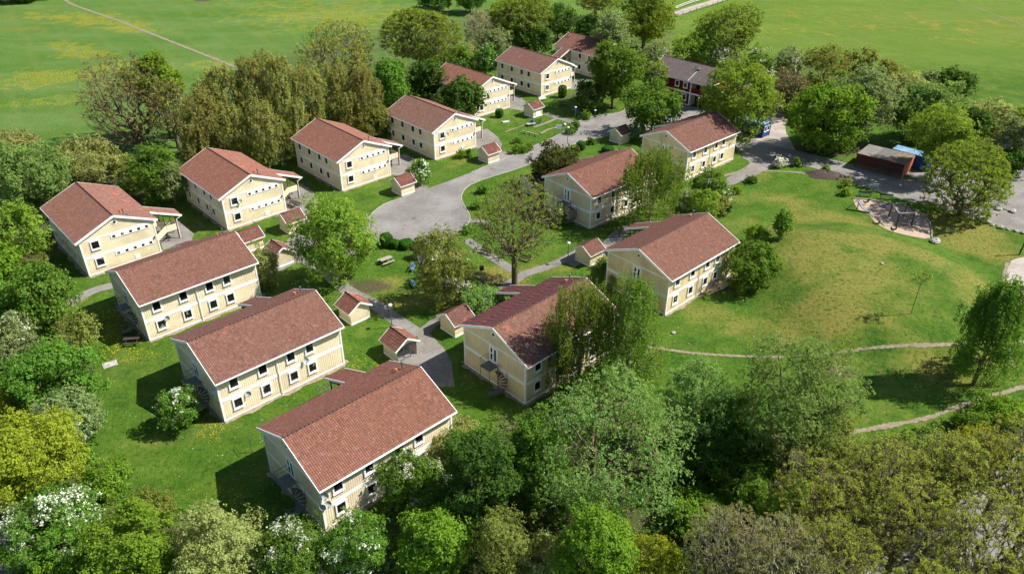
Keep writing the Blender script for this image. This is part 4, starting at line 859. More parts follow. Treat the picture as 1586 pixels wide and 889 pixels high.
            ns = max(1, nl//9); cj = g.choice(len(C), ns, p=wt/wt.sum()); S_ = C[cj]+g.normal(size=(ns, 3))*cs[cj][:, None]*np.array([.55, .55, 1.1]); si = g.integers(0, ns, nl); ci = cj[si]
            P = S_[si]+g.normal(size=(nl, 3))*np.array([.5, .5, 1.5])*ls*.8; out_ = unit((S_-np.array([0, 0, zc]))*np.array([1, 1, .5])); Nn = out_[si]+g.normal(size=(ns, 3))[si]*.5+g.normal(size=(nl, 3))*.45
        else:
            ns = max(1, nl//(12 if style == 'puff' else 9)); cj = g.choice(len(C), ns, p=wt/wt.sum())
            dd = unit(g.normal(size=(ns, 3))+np.array([0, 0, .22])); rr = g.uniform(.25, 1, ns)**.5; el = np.array([1.08, 1.08, .74]); S_ = C[cj]+dd*rr[:, None]*cs[cj][:, None]*el
            S_ += g.normal(size=(ns, 3))*cs[cj][:, None]*(.12 if style in ('puff', 'hedge') else .26)
            out_ = unit(S_-np.array([0, 0, zc])); sn_ = unit(dd*.8+out_*.8+g.normal(size=(ns, 3))*.55+np.array([0, 0, .35]))
            si = g.integers(0, ns, nl); ci = cj[si]; sp_r = ls*(1.15 if style == 'puff' else 1.0)*g.uniform(.6, 1.5, ns)[si]
            tt = g.normal(size=(nl, 3)); tt -= (tt*sn_[si]).sum(1, keepdims=True)*sn_[si]*.55; P = S_[si]+tt*sp_r[:, None]*.8; Nn = sn_[si]+g.normal(size=(nl, 3))*.42
        if style != 'hedge': P[:, 2] = np.maximum(P[:, 2], .06+g.uniform(0, .2, nl))
        else: P[:, 2] = np.maximum(P[:, 2], .05)
        V, F = leaf_cards(P, Nn, ls, g); mi = np.zeros(nl, int)
        if bl:
            nz = g.uniform(0, 1, len(C)); flower = (nz[ci] < bl*1.9) & (g.uniform(0, 1, nl) < .62) & (P[:, 2] > zc-b*.5); mi[flower] = 1
        cm = np_mesh('crown', V, F, mats, mi)
        T = C if len(C) < 220 else C[g.choice(len(C), 220, replace=False)]; r0 = max(.05, .026*(a+b)) if b > 1 else .04
        A, par, rd = skeleton((0, 0, -.1), min(zc+b*.2, clear+b*1.1), T, g, r0, .12, .45); V, F = tubes(A, par, rd, 5 if dist < 120 else 4, .014 if dist < 90 else .02)
        tm = np_mesh('trunk', V, F, [M['bark_pale'] if kind == 'birch' else M['bark']])
    cache[key] = (tm, cm, a, b, clear); return cache[key]
tcount = 0; seen_labels = set()
def tree(kind, box, clear, label, name='tree', cat='tree', group=None, base=None, lean=None, zoff=0):
    """box: the crown's extent in the photograph (u0, v0, u1, v1); turned into a crown of real size standing on the ground"""
    global tcount; tcount += 1
    u0, v0, u1, v1 = box; cu, cv = (u0+u1)/2, (v0+v1)/2; zc = clear+3.0
    for _ in range(6):
        p = at(cu, cv, zc); dist = math.sqrt(p.x**2+p.y**2+(CH-zc)**2); pit = math.asin((CH-zc)/dist); k = dist/CF*math.cos(math.atan(math.hypot(cu-793, cv-444)/CF))**0
        k = dist/math.sqrt(CF**2+(cu-793)**2+(cv-444.5)**2); a = (u1-u0)/2*k; hv = (v1-v0)/2*k; b2 = (hv**2-(a*math.sin(pit))**2)/math.cos(pit)**2; b = max(math.sqrt(max(b2, 0)), a*.42, .25); zc = clear+b
    if base is not None:
        q = at(*base); lo, hi = 0.0, 40.0
        for _ in range(30):
            m = (lo+hi)/2; zz = m-CH; fw = q.y*math.cos(CP)-zz*math.sin(CP); upv = q.y*math.sin(CP)+zz*math.cos(CP)
            if 444.5-upv/fw*CF > cv: lo = m
            else: hi = m
        zc = lo; dist = math.sqrt(q.x**2+q.y**2+(CH-zc)**2); pit = math.asin((CH-zc)/dist); k = dist/math.sqrt(CF**2+(cu-793)**2+(cv-444.5)**2); a = (u1-u0)/2*k; hv = (v1-v0)/2*k
        b = max(math.sqrt(max((hv**2-(a*math.sin(pit))**2)/math.cos(pit)**2, 0)), a*.42, .25); b = min(b, zc-.1); clear = max(.1, zc-b); p = Vector((q.x, q.y, zc))
    z = hgt(p.x, p.y); tm, cm, a0, b0, c0 = tree_mesh(kind, a, b, clear, dist, tcount % 3)
    r = empty(name, (p.x, p.y, z+zoff), random.uniform(0, 6.28), label=label, cat=cat, group=group)
    for nm, me in (('trunk', tm), ('crown', cm)):
        o = bpy.data.objects.new(nm, me); col.objects.link(o); o.parent = r; sz = (clear+2*b)/(c0+2*b0); o.scale = (a/a0, a/a0, sz)
    if lean: r.rotation_euler = (R(lean[0]), R(lean[1]), 0)
    assert label not in seen_labels, label; seen_labels.add(label); return r
def shrub(kind, box, label, group=None, clear=.15, cat='shrub', name='shrub'): return tree(kind, box, clear, label, name, cat, group)
T = tree
# ---- upper left: field edge and the wood behind the left row
T('brownish', (88, 80, 245, 245), 3.0, 'large almost leafless brown oak standing alone at the edge of the left field', base=(217, 232))
T('maple', (228, 92, 312, 165), 3.0, 'vivid green tree just right of the leafless oak', base=(262, 218))
T('oakbud', (228, 130, 292, 215), 2.5, 'olive-brown small oak in front of the vivid green tree by the leafless oak')
GW = 'olive-brown columnar trees of the wood behind the left row'
for i, (bx, lb) in enumerate([((285, 150, 345, 262), 'leftmost columnar tree of the wood, next to the vivid green tree'), ((318, 112, 378, 240), 'columnar tree second from the left in the back row of the wood'), ((362, 98, 420, 235), 'pale olive columnar tree in the middle of the wood'),
        ((408, 96, 462, 232), 'columnar tree behind the third house from the left'), ((448, 112, 505, 225), 'columnar tree below the dark oak, left side'), ((494, 108, 545, 205), 'columnar tree below the dark oak, right side'), ((535, 112, 588, 205), 'columnar tree left of the bright tree behind the fourth roof'),
        ((275, 195, 335, 270), 'low columnar tree at the front left of the wood'), ((330, 170, 388, 258), 'front columnar tree above the second house roof'), ((378, 165, 436, 258), 'front columnar tree with pale top above the second house'), ((425, 158, 480, 240), 'front columnar tree between two roofs'), ((512, 150, 566, 212), 'short columnar tree at the right end of the wood'),
        ((300, 128, 345, 205), 'thin columnar tree at the skyline left of the wood'), ((386, 90, 436, 170), 'highest columnar tree top of the wood')]):
    T('column', bx, 1.0, lb, 'columnar_tree', group=GW)
T('oakbud', (460, 42, 592, 140), 3, 'dark olive oak with dense twigs at the top of the wood', 'oak_tree'); T('oakgreen', (578, 4, 716, 118), 3.5, 'broad spreading yellow-green oak behind the third and fourth roofs', 'oak_tree')
T('twiggy', (715, 18, 772, 78), 3, 'greyish-brown round tree without leaves right of the broad oak'); T('grey', (742, 42, 785, 95), 2, 'grey-green tree right of the leafless round one')
T('green', (575, 92, 630, 168), 1.5, 'fresh green tree in front of the broad spreading oak'); T('hawthorn', (612, 122, 642, 155), 1, 'small white-blossoming tree behind the fourth roof', 'hawthorn'); T('dark', (628, 88, 690, 150), 1.5, 'dark green bushy tree behind the fourth and fifth roofs')
T('olive', (548, 160, 600, 215), 1, 'olive tree beside the gable behind the turning circle house'); T('green', (672, 74, 735, 112), 1.5, 'green bushy tree behind the fifth roof'); T('hawthorn', (732, 66, 764, 118), 1, 'white hawthorn between the fifth and sixth houses', 'hawthorn')
T('maple', (768, 32, 822, 78), 2, 'bright green tree behind the sixth roof'); T('dark', (800, 40, 852, 85), 2, 'dark tree right of the bright one behind the sixth roof'); T('pale', (700, 70, 742, 105), 1.5, 'pale grey-green low tree beside the white hawthorn'); T('dark', (690, 95, 730, 125), .5, 'dark low bush tree under the white hawthorn')
T('hawthorn', (497, 170, 535, 215), .6, 'white-flowering bush tree above the third roof', 'hawthorn'); shrub('green', (560, 178, 600, 215), 'low green shrub in the gap behind the fourth house', clear=.1); shrub('maple', (590, 190, 612, 215), 'small light shrub on the lawn behind the fourth house', clear=.1)
T('oakgreen', (738, -22, 862, 66), 3.5, 'broad oak at the top edge left of the farthest house', 'oak_tree'); T('dark', (838, 8, 884, 52), 1.5, 'dark tree at the top edge above the farthest roof'); T('dark', (884, 22, 930, 68), 2, 'dark green tree directly behind the farthest roof'); T('grey', (915, 18, 975, 95), 2, 'grey-olive tree right of the farthest roof')
T('oakgreen', (860, -30, 935, 22), 4, 'half-bare oak cut by the top edge of the picture', 'oak_tree', base=(918, 32)); T('lime', (950, -30, 1048, 72), 5, 'tall yellow-green tree with visible trunk at the top edge', base=(992, 78)); T('green', (985, -5, 1012, 60), 2, 'green tree pressed behind the tall yellow-green one')
T('hawgrey', (985, 66, 1036, 108), 1, 'grey-white flowering bush tree left of the grey roof', 'hawthorn'); T('lime', (1038, 48, 1108, 98), 1.5, 'bright yellow-green bushy tree behind the grey roof'); T('oakgreen', (1068, 4, 1188, 86), 2.5, 'spreading half-bare oak behind the grey roof', 'oak_tree')
T('dark', (640, -12, 700, 12), .8, 'dark low bush row end at the top edge left of centre'); T('dark', (700, -18, 748, 16), 1, 'dark bushy tree at the top edge beside the oak'); T('olive', (1010, 78, 1040, 100), 1, 'small olive tree behind the left end of the grey roof')
T('hawgrey', (1092, 68, 1150, 112), 1, 'grey bush tree behind the right end of the grey roof', 'hawthorn'); T('hawthorn', (1138, 78, 1202, 128), 1, 'white-tipped hawthorn above the red outbuilding', 'hawthorn'); T('hawgrey', (1192, 74, 1244, 122), 1, 'pale grey blossoming bush tree left of the olive trees by the right field', 'hawthorn')
T('brownish', (1186, 98, 1256, 172), .8, 'dense brown-olive thicket tree beside the red outbuilding'); T('dark', (1196, 120, 1250, 165), .5, 'dark low tree under the brown thicket'); T('olive', (1243, 70, 1308, 138), 1.5, 'left one of three olive trees along the right field'); T('olive', (1298, 66, 1354, 126), 1.5, 'middle one of three olive trees along the right field'); T('olive', (1344, 84, 1398, 140), 1.5, 'right one of three olive trees along the right field')
T('grey', (1272, 104, 1380, 212), 1.5, 'large silver-grey tree behind the vivid round maple'); T('conic', (1285, 108, 1306, 160), 1, 'left of two small pointed trees before the silver-grey tree', 'pointed_tree'); T('conic', (1302, 110, 1323, 164), 1, 'right of two small pointed trees before the silver-grey tree', 'pointed_tree')
T('maple', (1222, 124, 1336, 236), 2, 'vivid green round maple beside the lane', base=(1268, 232)); T('pale', (1372, 106, 1440, 170), 1, 'pale olive bushy tree right of the silver-grey tree'); T('willow', (1382, 112, 1486, 212), 1, 'big grey-green willow-like tree behind the garages'); T('hawgrey', (1424, 104, 1458, 136), 3, 'white-topped tree rising over the grey-green willow', 'hawthorn')
T('dark', (1452, 98, 1504, 162), 1.5, 'dark green tree standing out against the right field'); T('pale', (1496, 148, 1560, 215), 1, 'yellowish-grey tree at the right field edge'); T('hawgrey', (1540, 172, 1596, 245), .8, 'dark blossoming bush tree near the right picture edge', 'hawthorn'); T('lime', (1560, 150, 1625, 225), 1, 'bright tree cut by the right picture edge')
T('dark', (1478, 160, 1530, 225), .8, 'dark tree behind the white container'); T('dark', (1535, 225, 1600, 262), .4, 'dark low bush tree at the right edge of the car park')
T('limefull', (1404, 164, 1500, 262), 2.5, 'mid-green lime tree between garages and car park', base=(1437, 275)); T('oakgreen', (1440, 212, 1582, 336), 2.2, 'wide yellow-green spreading tree beside the lane', base=(1485, 328))
# ---- around the street
T('green', (905, 62, 992, 152), 2.2, 'dense green tree with dark trunk at the far street corner', base=(945, 166)); T('green', (968, 124, 1052, 206), .5, 'deep green low-branched tree left of the grey-roofed house'); T('oakgreen', (992, 96, 1038, 142), 1, 'yellow-olive tree in front of the grey roof')
T('limefull', (1085, 98, 1192, 220), .8, 'large light green tree hiding the end of the grey-roofed house'); T('dark', (884, 128, 934, 172), .3, 'dark flowering shrub tree on the lawn at the street corner'); T('dark', (674, 126, 748, 184), .8, 'dark green tree with pale flowers in front of the fifth house')
T('copper', (820, 218, 893, 290), .3, 'round dark copper-green tree beside the half hidden shed', 'copper_tree'); T('birch', (955, 226, 1064, 350), .8, 'dense weeping birch hiding half of a house', 'birch_tree'); T('hawthorn', (1066, 262, 1130, 316), .2, 'white-flowering thicket right of the weeping birch', 'hawthorn')
T('hawgrey', (1052, 290, 1082, 326), .2, 'pale blossoming bush against the weeping birch', 'hawthorn'); T('lime', (1068, 286, 1116, 340), .3, 'light green bushy tree behind the ridge of the house on the mound'); T('pale', (1104, 300, 1128, 330), .2, 'pale low bush left of the grassy mound')
T('limefull', (464, 304, 584, 438), 1.2, 'airy yellow-green tree beside the turning circle', base=(530, 442)); T('flowerlime', (650, 356, 738, 470), .8, 'green tree with cream blossoms in the middle of the court', base=(690, 472)); T('oakthin', (730, 276, 872, 425), 2.2, 'thinly leaved spreading oak with dark trunk beside the footpath', 'oak_tree', base=(797, 441))
T('willow', (712, 436, 784, 492), .2, 'grey-green willow bush behind the striped roof'); T('copper', (700, 470, 722, 492), .3, 'dark purplish bush by the shed beside the striped roof'); shrub('hawthorn', (857, 320, 876, 348), 'white lilac bush at the gable of the house with the birch', clear=.2); T('pale', (384, 378, 434, 448), .2, 'yellow-green bush tree at the corner of the third house back')
T('flower', (632, 246, 670, 284), .8, 'small blossoming tree with glossy leaves beside the turning circle house', base=(650, 288)); T('hawgrey', (940, 420, 962, 446), .1, 'small grey-leaved bush at the shed beside the mound house'); shrub('hawthorn', (924, 398, 942, 416), 'white-flowering shrub against the wall of the mound house', clear=.1)
T('green', (1127, 374, 1206, 450), .02, 'big rounded green bush at the end wall of the mound house', 'bush'); T('maple', (1152, 352, 1188, 378), .1, 'light green bush behind the big rounded one', 'bush'); T('green', (1195, 338, 1223, 380), .1, 'small upright young tree on the slope of the mound')
T('birch', (838, 436, 965, 600), 1.2, 'weeping birch in front of the striped-roof house, left stem', 'birch_tree'); T('birch', (925, 432, 1028, 615), .8, 'weeping birch in front of the striped-roof house, right stem', 'birch_tree'); T('pale', (968, 450, 992, 492), .1, 'thin pale bush at the near corner of the mound house')
# ---- right meadow
T('birchdark', (1488, 428, 1576, 592), .8, 'slender leaning birch on the right meadow', 'birch_tree', base=(1508, 590), lean=None); T('oakthin', (1397, 442, 1424, 466), 1.2, 'thin leafless sapling on the mound', 'sapling', base=(1411, 481)); T('oakthin', (1288, 520, 1328, 562), 1.6, 'thin young tree with few leaves beside the trodden path', 'sapling', base=(1299, 578))
shrub('maple', (1512, 604, 1592, 656), 'fresh green bush at the right edge below the leaning birch', clear=.1); shrub('green', (1480, 628, 1530, 665), 'green bush left of the fresh one at the right edge', clear=.1)
# ---- centre bottom
T('willow', (790, 566, 1056, 815), .3, 'huge grey-green rounded willow in the centre foreground', 'willow_tree'); T('green', (770, 640, 880, 800), .3, 'green tree leaning against the left of the huge willow'); T('willowthin', (1020, 556, 1130, 700), 1.0, 'thin grey-green tree behind the huge willow', 'willow_tree')
T('willowthin', (1146, 522, 1330, 735), 1.5, 'tall silvery willow with dark stems right of centre', 'willow_tree'); T('dark', (1050, 640, 1190, 760), .3, 'dark shaded tree between the two willows'); T('green', (1090, 600, 1170, 700), .8, 'green tree between the huge and the silvery willow')
T('olive', (1235, 620, 1330, 730), .8, 'thin olive tree below the silvery willow')
T('hawthorn', (582, 700, 700, 800), .3, 'white-flowering bush tree at the window wall of the nearest house', 'hawthorn'); T('pale', (640, 640, 745, 720), .3, 'pale grey-green bush at the right corner of the nearest house'); T('dark', (690, 680, 812, 830), .3, 'dark green tree right of the nearest house'); T('green', (690, 655, 770, 745), .3, 'soft green tree just off the corner of the nearest house')
T('maple', (606, 775, 735, 905), .2, 'bright green bushy tree at the bottom edge right of the nearest house'); T('olive', (735, 790, 830, 900), .2, 'olive thicket tree at the bottom edge left of centre'); T('maple', (870, 790, 990, 930), .1, 'bright yellow-green tree at the bottom edge in the centre'); T('yellow', (950, 830, 1075, 940), .1, 'yellowish leafy tree at the bottom edge right of centre')
T('maple', (1030, 752, 1152, 836), .1, 'fresh green bush clump in front of the dark trees', 'bush'); T('pale', (800, 830, 900, 920), .1, 'pale weedy bush at the bottom edge', 'bush'); T('green', (1120, 720, 1200, 800), .3, 'green bush between fresh clump and olive trees', 'bush')
# ---- bottom right wood of budding trees
GB = 'budding olive trees of the lower right wood'
for bx, cl, lb in [((1190, 700, 1340, 850), 2, 'budding tree at the left edge of the lower right wood'), ((1300, 660, 1440, 800), 2.5, 'budding tree at the top of the lower right wood'), ((1400, 655, 1530, 790), 2.5, 'budding tree under the lower trail'), ((1490, 640, 1640, 790), 2.5, 'bright budding tree at the right edge'),
        ((1330, 730, 1480, 890), 3, 'budding tree in the middle of the lower right wood'), ((1450, 760, 1600, 930), 3, 'budding tree over the pale lane'), ((1230, 790, 1370, 940), 2.5, 'budding tree at the bottom edge left of the pale lane'), ((1380, 830, 1510, 980), 3, 'budding tree cut by the bottom edge over the lane'),
        ((1530, 840, 1680, 1000), 3, 'budding tree in the bottom right corner'), ((1540, 700, 1680, 860), 3, 'budding tree at the right edge above the corner')]:
    T('oakbud', bx, cl, lb, 'budding_tree', group=GB)
for bx, lb in [((1070, 775, 1200, 930), 'pale bare twiggy tree leaning over the bottom edge, left one'), ((1150, 800, 1290, 960), 'pale bare twiggy tree at the bottom edge, right one'), ((1180, 740, 1280, 850), 'grey bare tree behind the two twiggy ones')]: T('twiggy', bx, 1.2, lb, 'bare_tree')
T('lime', (1180, 745, 1262, 860), .5, 'light green bush among the bare trees', 'bush'); T('yellow', (1470, 650, 1560, 730), .8, 'yellow-green leafy tree at the upper right of the wood'); T('green', (1130, 840, 1220, 920), .2, 'green undergrowth bush at the bottom edge', 'bush'); T('olive', (1290, 700, 1380, 790), .6, 'low olive undergrowth tree in the lower right wood'); T('olive', (1400, 700, 1500, 800), .6, 'olive undergrowth tree above the pale lane')
# ---- bottom left
T('hawthorn', (505, 795, 606, 905), .2, 'white hawthorn below the corner of the nearest house', 'hawthorn'); T('hawthorn', (395, 805, 512, 925), .2, 'white-speckled hawthorn at the bottom edge left of the nearest house', 'hawthorn'); T('pale', (262, 785, 402, 930), .3, 'grey-olive bush tree at the bottom edge below the shaded lawn'); T('maple', (150, 790, 282, 930), .2, 'fresh green bush tree at the bottom edge left')
T('hawthorn', (12, 758, 166, 880), .3, 'big white-flowering hawthorn in the bottom left corner', 'hawthorn'); T('maple', (30, 848, 140, 930), .1, 'yellow-green bush under the corner hawthorn', 'bush'); T('maple', (130, 718, 206, 776), .2, 'small vivid bush at the left lawn edge', 'bush'); T('yellow', (-40, 640, 136, 792), .8, 'large golden-yellow tree at the left edge')
T('grey', (52, 606, 152, 694), .4, 'grey-white flowering bush above the golden tree', 'hawthorn'); T('green', (20, 524, 160, 640), .3, 'dense dark-green dome-shaped tree at the left lawn'); T('hawgrey', (-30, 490, 62, 600), .4, 'whitish tree at the left edge beside the dense dome', 'hawthorn'); T('green', (-20, 430, 60, 520), .5, 'green tree at the left edge above the whitish one')
T('green', (30, 420, 114, 530), .5, 'leafy green tree beside the path at the far left'); T('olive', (86, 490, 152, 560), .3, 'olive bush at the lawn edge left of the third house back'); T('maple', (-40, 372, 42, 446), .5, 'light green tree at the left picture edge'); T('lime', (-10, 320, 76, 424), .4, 'green-yellow tree left of the leftmost house'); T('brownish', (30, 395, 75, 440), .3, 'brown bare bush beside the leftmost house')
T('willow', (-30, 232, 100, 345), .5, 'wide grey-green thicket tree behind the leftmost house, left part'); T('pale', (75, 222, 184, 300), 1, 'pale yellow-grey tree behind the leftmost roof'); T('grey', (60, 255, 120, 320), .5, 'grey bush tree at the ridge of the leftmost house'); T('olive', (170, 240, 232, 300), .5, 'olive bush tree right of the pale one')
T('green', (205, 234, 276, 318), .3, 'deep green bushy tree between the two leftmost roofs'); T('pale', (-20, 210, 60, 262), .5, 'pale bush tree at the edge of the left field'); T('maple', (182, 290, 200, 322), .2, 'small vivid shrub at the eave of the leftmost house'); T('grey', (240, 255, 285, 320), .3, 'greyish thicket tree left of the second roof'); T('yellow', (-30, 600, 40, 660), .3, 'yellow-olive bush at the left edge', 'bush')
T('green', (-40, 690, 60, 780), .5, 'green tree tucked behind the golden tree'); T('olive', (190, 760, 270, 830), .1, 'olive scrub bush along the lower lawn edge', 'bush'); T('hawgrey', (85, 635, 150, 700), .2, 'pale grey bush with few blossoms by the left lawn', 'bush')
T('hawthorn', (250, 598, 313, 668), .3, 'white-flowering small tree standing free on the shaded lawn', 'hawthorn')
# ---- clipped hedge blocks and lawn bushes
GH2 = 'clipped evergreen hedge blocks at the turning circle'
for bx, lb in [((588, 363, 607, 384), 'round clipped hedge block at the left end of the row'), ((603, 373, 619, 386), 'low clipped hedge block second from the left'), ((618, 372, 640, 387), 'wide flat-topped hedge block third in the row'), ((642, 369, 657, 386), 'clipped hedge block at the right end of the row')]:
    T('hedge', bx, 0, lb, 'hedge_block', 'hedge', GH2)
T('copper', (639, 380, 662, 402), .05, 'dark round bush below the clipped hedge blocks', 'bush', 'bush')
GL = 'small round bushes on the lawns'
for kd, bx, lb in [('hedge', (862, 132, 875, 150), 'light green clipped ball bush in front of the sixth house gable'), ('hedge', (765, 169, 777, 182), 'clipped ball bush in front of the fifth house gable'), ('hedge', (891, 218, 905, 231), 'dark clipped ball bush on the grass corner beside the street'), ('hedge', (931, 225, 948, 235), 'flat clipped bush above the ridge with grass around it'), ('dark', (909, 217, 917, 222), 'tiny dark shrub next to the dark ball bush'),
        ('green', (741, 285, 754, 299), 'lower small bush pair on the island lawn, upper one'), ('green', (732, 312, 744, 323), 'lower small bush on the island lawn'), ('green', (719, 232, 730, 244), 'small upright bush at the street lawn by the red shed'), ('green', (793, 225, 803, 237), 'leftmost little bush along the street edge'), ('green', (805, 228, 812, 236), 'middle little bush along the street edge'), ('green', (813, 224, 821, 233), 'right little bush along the street edge'),
        ('maple', (708, 233, 718, 245), 'yellow-green little bush at the wall of the fourth house'), ('green', (876, 196, 888, 206), 'spreading light bush next to the notice board'), ('dark', (885, 189, 894, 201), 'dark bush under the street lamp on the lawn'), ('green', (900, 175, 912, 184), 'small bush behind the street lamp'),
        ('maple', (1303, 288, 1314, 298), 'little bright bush on the grass left of the benches'), ('olive', (1305, 272, 1319, 286), 'olive bush between soil heap and benches'), ('green', (1230, 243, 1239, 254), 'green bush right of the white azalea'), ('dark', (1156, 272, 1170, 280), 'dark low bush beside the trodden path at the mound top'), ('maple', (1134, 286, 1145, 297), 'light round bush left of the mound'), ('dark', (1120, 310, 1132, 330), 'dark thin bush at the foot of the mound'),
        ('green', (797, 216, 803, 222), 'tiny bush at the street edge behind the sheds'), ('green', (1272, 253, 1279, 263), 'thin green shrub at the lane edge above the soil heap'), ('green', (715, 352, 732, 362), 'low shrubs at the corner of the court')]:
    T(kd, bx, .05, lb, 'bush', 'bush', GL)
T('hawthorn', (1199, 240, 1217, 256), .05, 'white azalea bush at the lane', 'bush', 'bush', GL)
wht = bpy.data.materials  # the azalea is nearly all flower
for o in list(col.objects):
    if o.get('label') == 'white azalea bush at the lane':
        for ch in o.children:
            if ch.name.startswith('crown'): ch.data = ch.data.copy(); ch.data.materials[0] = M['blossom']
# grass tufts and low undergrowth: nobody could count it
def undergrowth(name, polys, dens, mat, hmax, g):
    P = []
    for poly in polys:
        W_ = [at(*p) for p in poly]; xs = [p.x for p in W_]; ys = [p.y for p in W_]; ar = (max(xs)-min(xs))*(max(ys)-min(ys)); n = int(ar*dens)
        q = np.stack([g.uniform(min(xs), max(xs), n), g.uniform(min(ys), max(ys), n)], 1); ins = np.zeros(n, bool)
        for i in range(len(W_)): a, b = W_[i], W_[(i+1) % len(W_)]; ins ^= ((a.y > q[:, 1]) != (b.y > q[:, 1])) & (q[:, 0] < (b.x-a.x)*(q[:, 1]-a.y)/(b.y-a.y+1e-9)+a.x)
        P.append(q[ins])
    q = np.concatenate(P); k = 26; c = np.repeat(q, k, 0); n = len(c); hh = np.repeat(g.uniform(.2, hmax, len(q)), k); d = unit(g.normal(size=(n, 3))); d[:, 2] = np.abs(d[:, 2]); r = g.uniform(.3, 1, n)**.5
    X_ = np.stack([c[:, 0]+d[:, 0]*r*hh*1.2, c[:, 1]+d[:, 1]*r*hh*1.2, d[:, 2]*r*hh+.03], 1); V, F = leaf_cards(X_, d+g.normal(size=(n, 3))*.6+np.array([0, 0, .5]), .22, g)
    o = bpy.data.objects.new(name, np_mesh(name, V, F, [mat])); col.objects.link(o); o['kind'] = 'stuff'; o['label'] = 'low tangled undergrowth beneath the trees'; o['category'] = 'undergrowth'
gg = np.random.default_rng(5)
undergrowth('undergrowth', [[(-60, 900), (-60, 640), (60, 560), (130, 640), (160, 760), (400, 830), (600, 800), (700, 700), (800, 640), (1000, 640), (1060, 720), (1200, 700), (1300, 740), (1300, 900)], [(1060, 720), (1180, 740), (1300, 700), (1480, 640), (1640, 650), (1640, 700), (1500, 760), (1350, 860), (1200, 880)]], 1.0, M['leaf_green'], .9, gg)
undergrowth('undergrowth', [[(-20, 250), (160, 240), (270, 250), (275, 290), (180, 330), (60, 320), (90, 400), (110, 440), (90, 520), (-40, 560), (-40, 300)], [(300, 240), (420, 230), (520, 190), (620, 170), (700, 130), (760, 110), (780, 70), (600, 110), (500, 130), (330, 180)], [(800, 60), (1000, 80), (1240, 110), (1400, 150), (1520, 190), (1560, 220), (1400, 215), (1330, 180), (1200, 130), (1000, 60)]], .22, M['leaf_dark'], 1.2, gg)
# ---------------------------------------------------------------- street lamps and other furniture
def lamp():
    r = empty('street_lamp'); b = MB(); b.tube([(0, 0, -.05), (0, 0, 3.1)], [.06, .04], 8); b.build('pole', M['steel'], r); b = MB(); b.lathe((0, 0, 3.05), [(0, 0), (.08, .0), (.22, .12), (.26, .22), (.2, .30), (0, .36)], 12); b.build('lamp_head', M['lamp'], r, True); return r
LP = [((608, 509), 'street lamp beside the footpath at the plaza'), ((888, 190), 'street lamp on the lawn corner near the notice board'), ((877, 222.5), 'street lamp on the kerb behind the copper tree'), ((1077, 174), 'street lamp in front of the grey-roofed house'), ((879, 408), 'street lamp beside the shed right of the bare oak'),
      ((399, 376.5), 'street lamp on the lawn below the second house'), ((662, 286), 'street lamp beside the small blossoming tree'), ((1088, 312), 'street lamp sticking out of the flowering thicket'), ((919, 182), 'short lamp post in the shade of the street corner tree')]
l0 = lamp()
for i, (p_, lb) in enumerate(LP):
    o = l0 if i == 0 else copy_tree(l0); o.location = at(*p_); tag(o, lb, 'street lamp', 'estate street lamps')
    if i == 8: o.scale = (1, 1, .5)
r = empty('light_mast', at(1578, 388), label='dark leaning mast cut by the right edge of the picture', cat='mast'); b = MB(); b.tube([(0, 0, -.1), (.25, 0, 4.0)], [.12, .09], 8); b.build('pole', M['dark_green'], r); b = MB(); b.box(.1, .6, -.12, .12, 3.95, 4.15); b.build('head', M['steel'], r)
def at_o(px, rz=0, z=0):
    p = at(*px); return (p.x, p.y, p.z+z), R(rz)
def picnic(kind='wood_grey'):
    r = empty('picnic_table'); b = MB()
    for k in range(5): b.box(-.9, .9, -.36+k*.148, -.36+k*.148+.13, .70, .74)
    b.build('table_top', M[kind], r)
    for s in (-1, 1):
        b = MB(); b.box(-.9, .9, s*.72-.14, s*.72-.01, .42, .46); b.box(-.9, .9, s*.72+.01, s*.72+.14, .42, .46); b.build('bench_seat', M[kind], r)
        b = MB(); b.bar((s*.6, -.72, 0), (s*.6, -.25, .70), .05, .09); b.bar((s*.6, .72, 0), (s*.6, .25, .70), .05, .09); b.bar((s*.6, -.8, .40), (s*.6, .8, .40), .05, .08); b.build('leg', M['wood_dark'], r)
    return r
def bench(kind='wood_grey', w_=1.7):
    r = empty('park_bench'); b = MB(); h = w_/2
    for k in range(3): b.box(-h, h, -.2+k*.15, -.2+k*.15+.13, .43, .47)
    b.build('seat', M[kind], r); b = MB()
    for k in range(2): b.bar((-h, .27+.03*k, .62+k*.17), (h, .27+.03*k, .62+k*.17), .03, .14)
    b.build('backrest', M[kind], r)
    for s in (-1, 1): b = MB(); b.bar((s*h*.8, -.18, 0), (s*h*.8, -.18, .43), .05, .05); b.bar((s*h*.8, .2, 0), (s*h*.8, .32, .88), .05, .05); b.bar((s*h*.8, -.2, .42), (s*h*.8, .25, .42), .05, .04); b.build('leg', M['black'], r)
    return r
def put(o, px, rz, label, cat, group=None, z=0):
    l, a = at_o(px, rz, z); o.location = l; o.rotation_euler = (0, 0, a); tag(o, label, cat, group)
    assert label not in seen_labels, label; seen_labels.add(label); return o
put(picnic(), (598, 409), 40, 'grey wooden picnic table on the court lawn beside the airy tree', 'picnic table'); put(picnic('wood_dark'), (870, 163), -5, 'dark picnic table in the shade on the far lawn', 'picnic table'); put(picnic(), (790, 386), -25, 'pale picnic table seen through the thinly leaved oak', 'picnic table')
put(picnic('wood_dark'), (455, 322), -40, 'dark table bench set on the paved yard behind the small shed', 'picnic table')
put(bench('wood_blue'), (641, 419), 80, 'blue bench on the court lawn left of the cream-blossomed tree', 'bench'); put(bench('wood_blue'), (640, 444), 115, 'second blue-grey bench on the court lawn, nearer the plaza', 'bench'); put(bench('white'), (838, 156), 30, 'white bench beside the shed with the double door', 'bench')
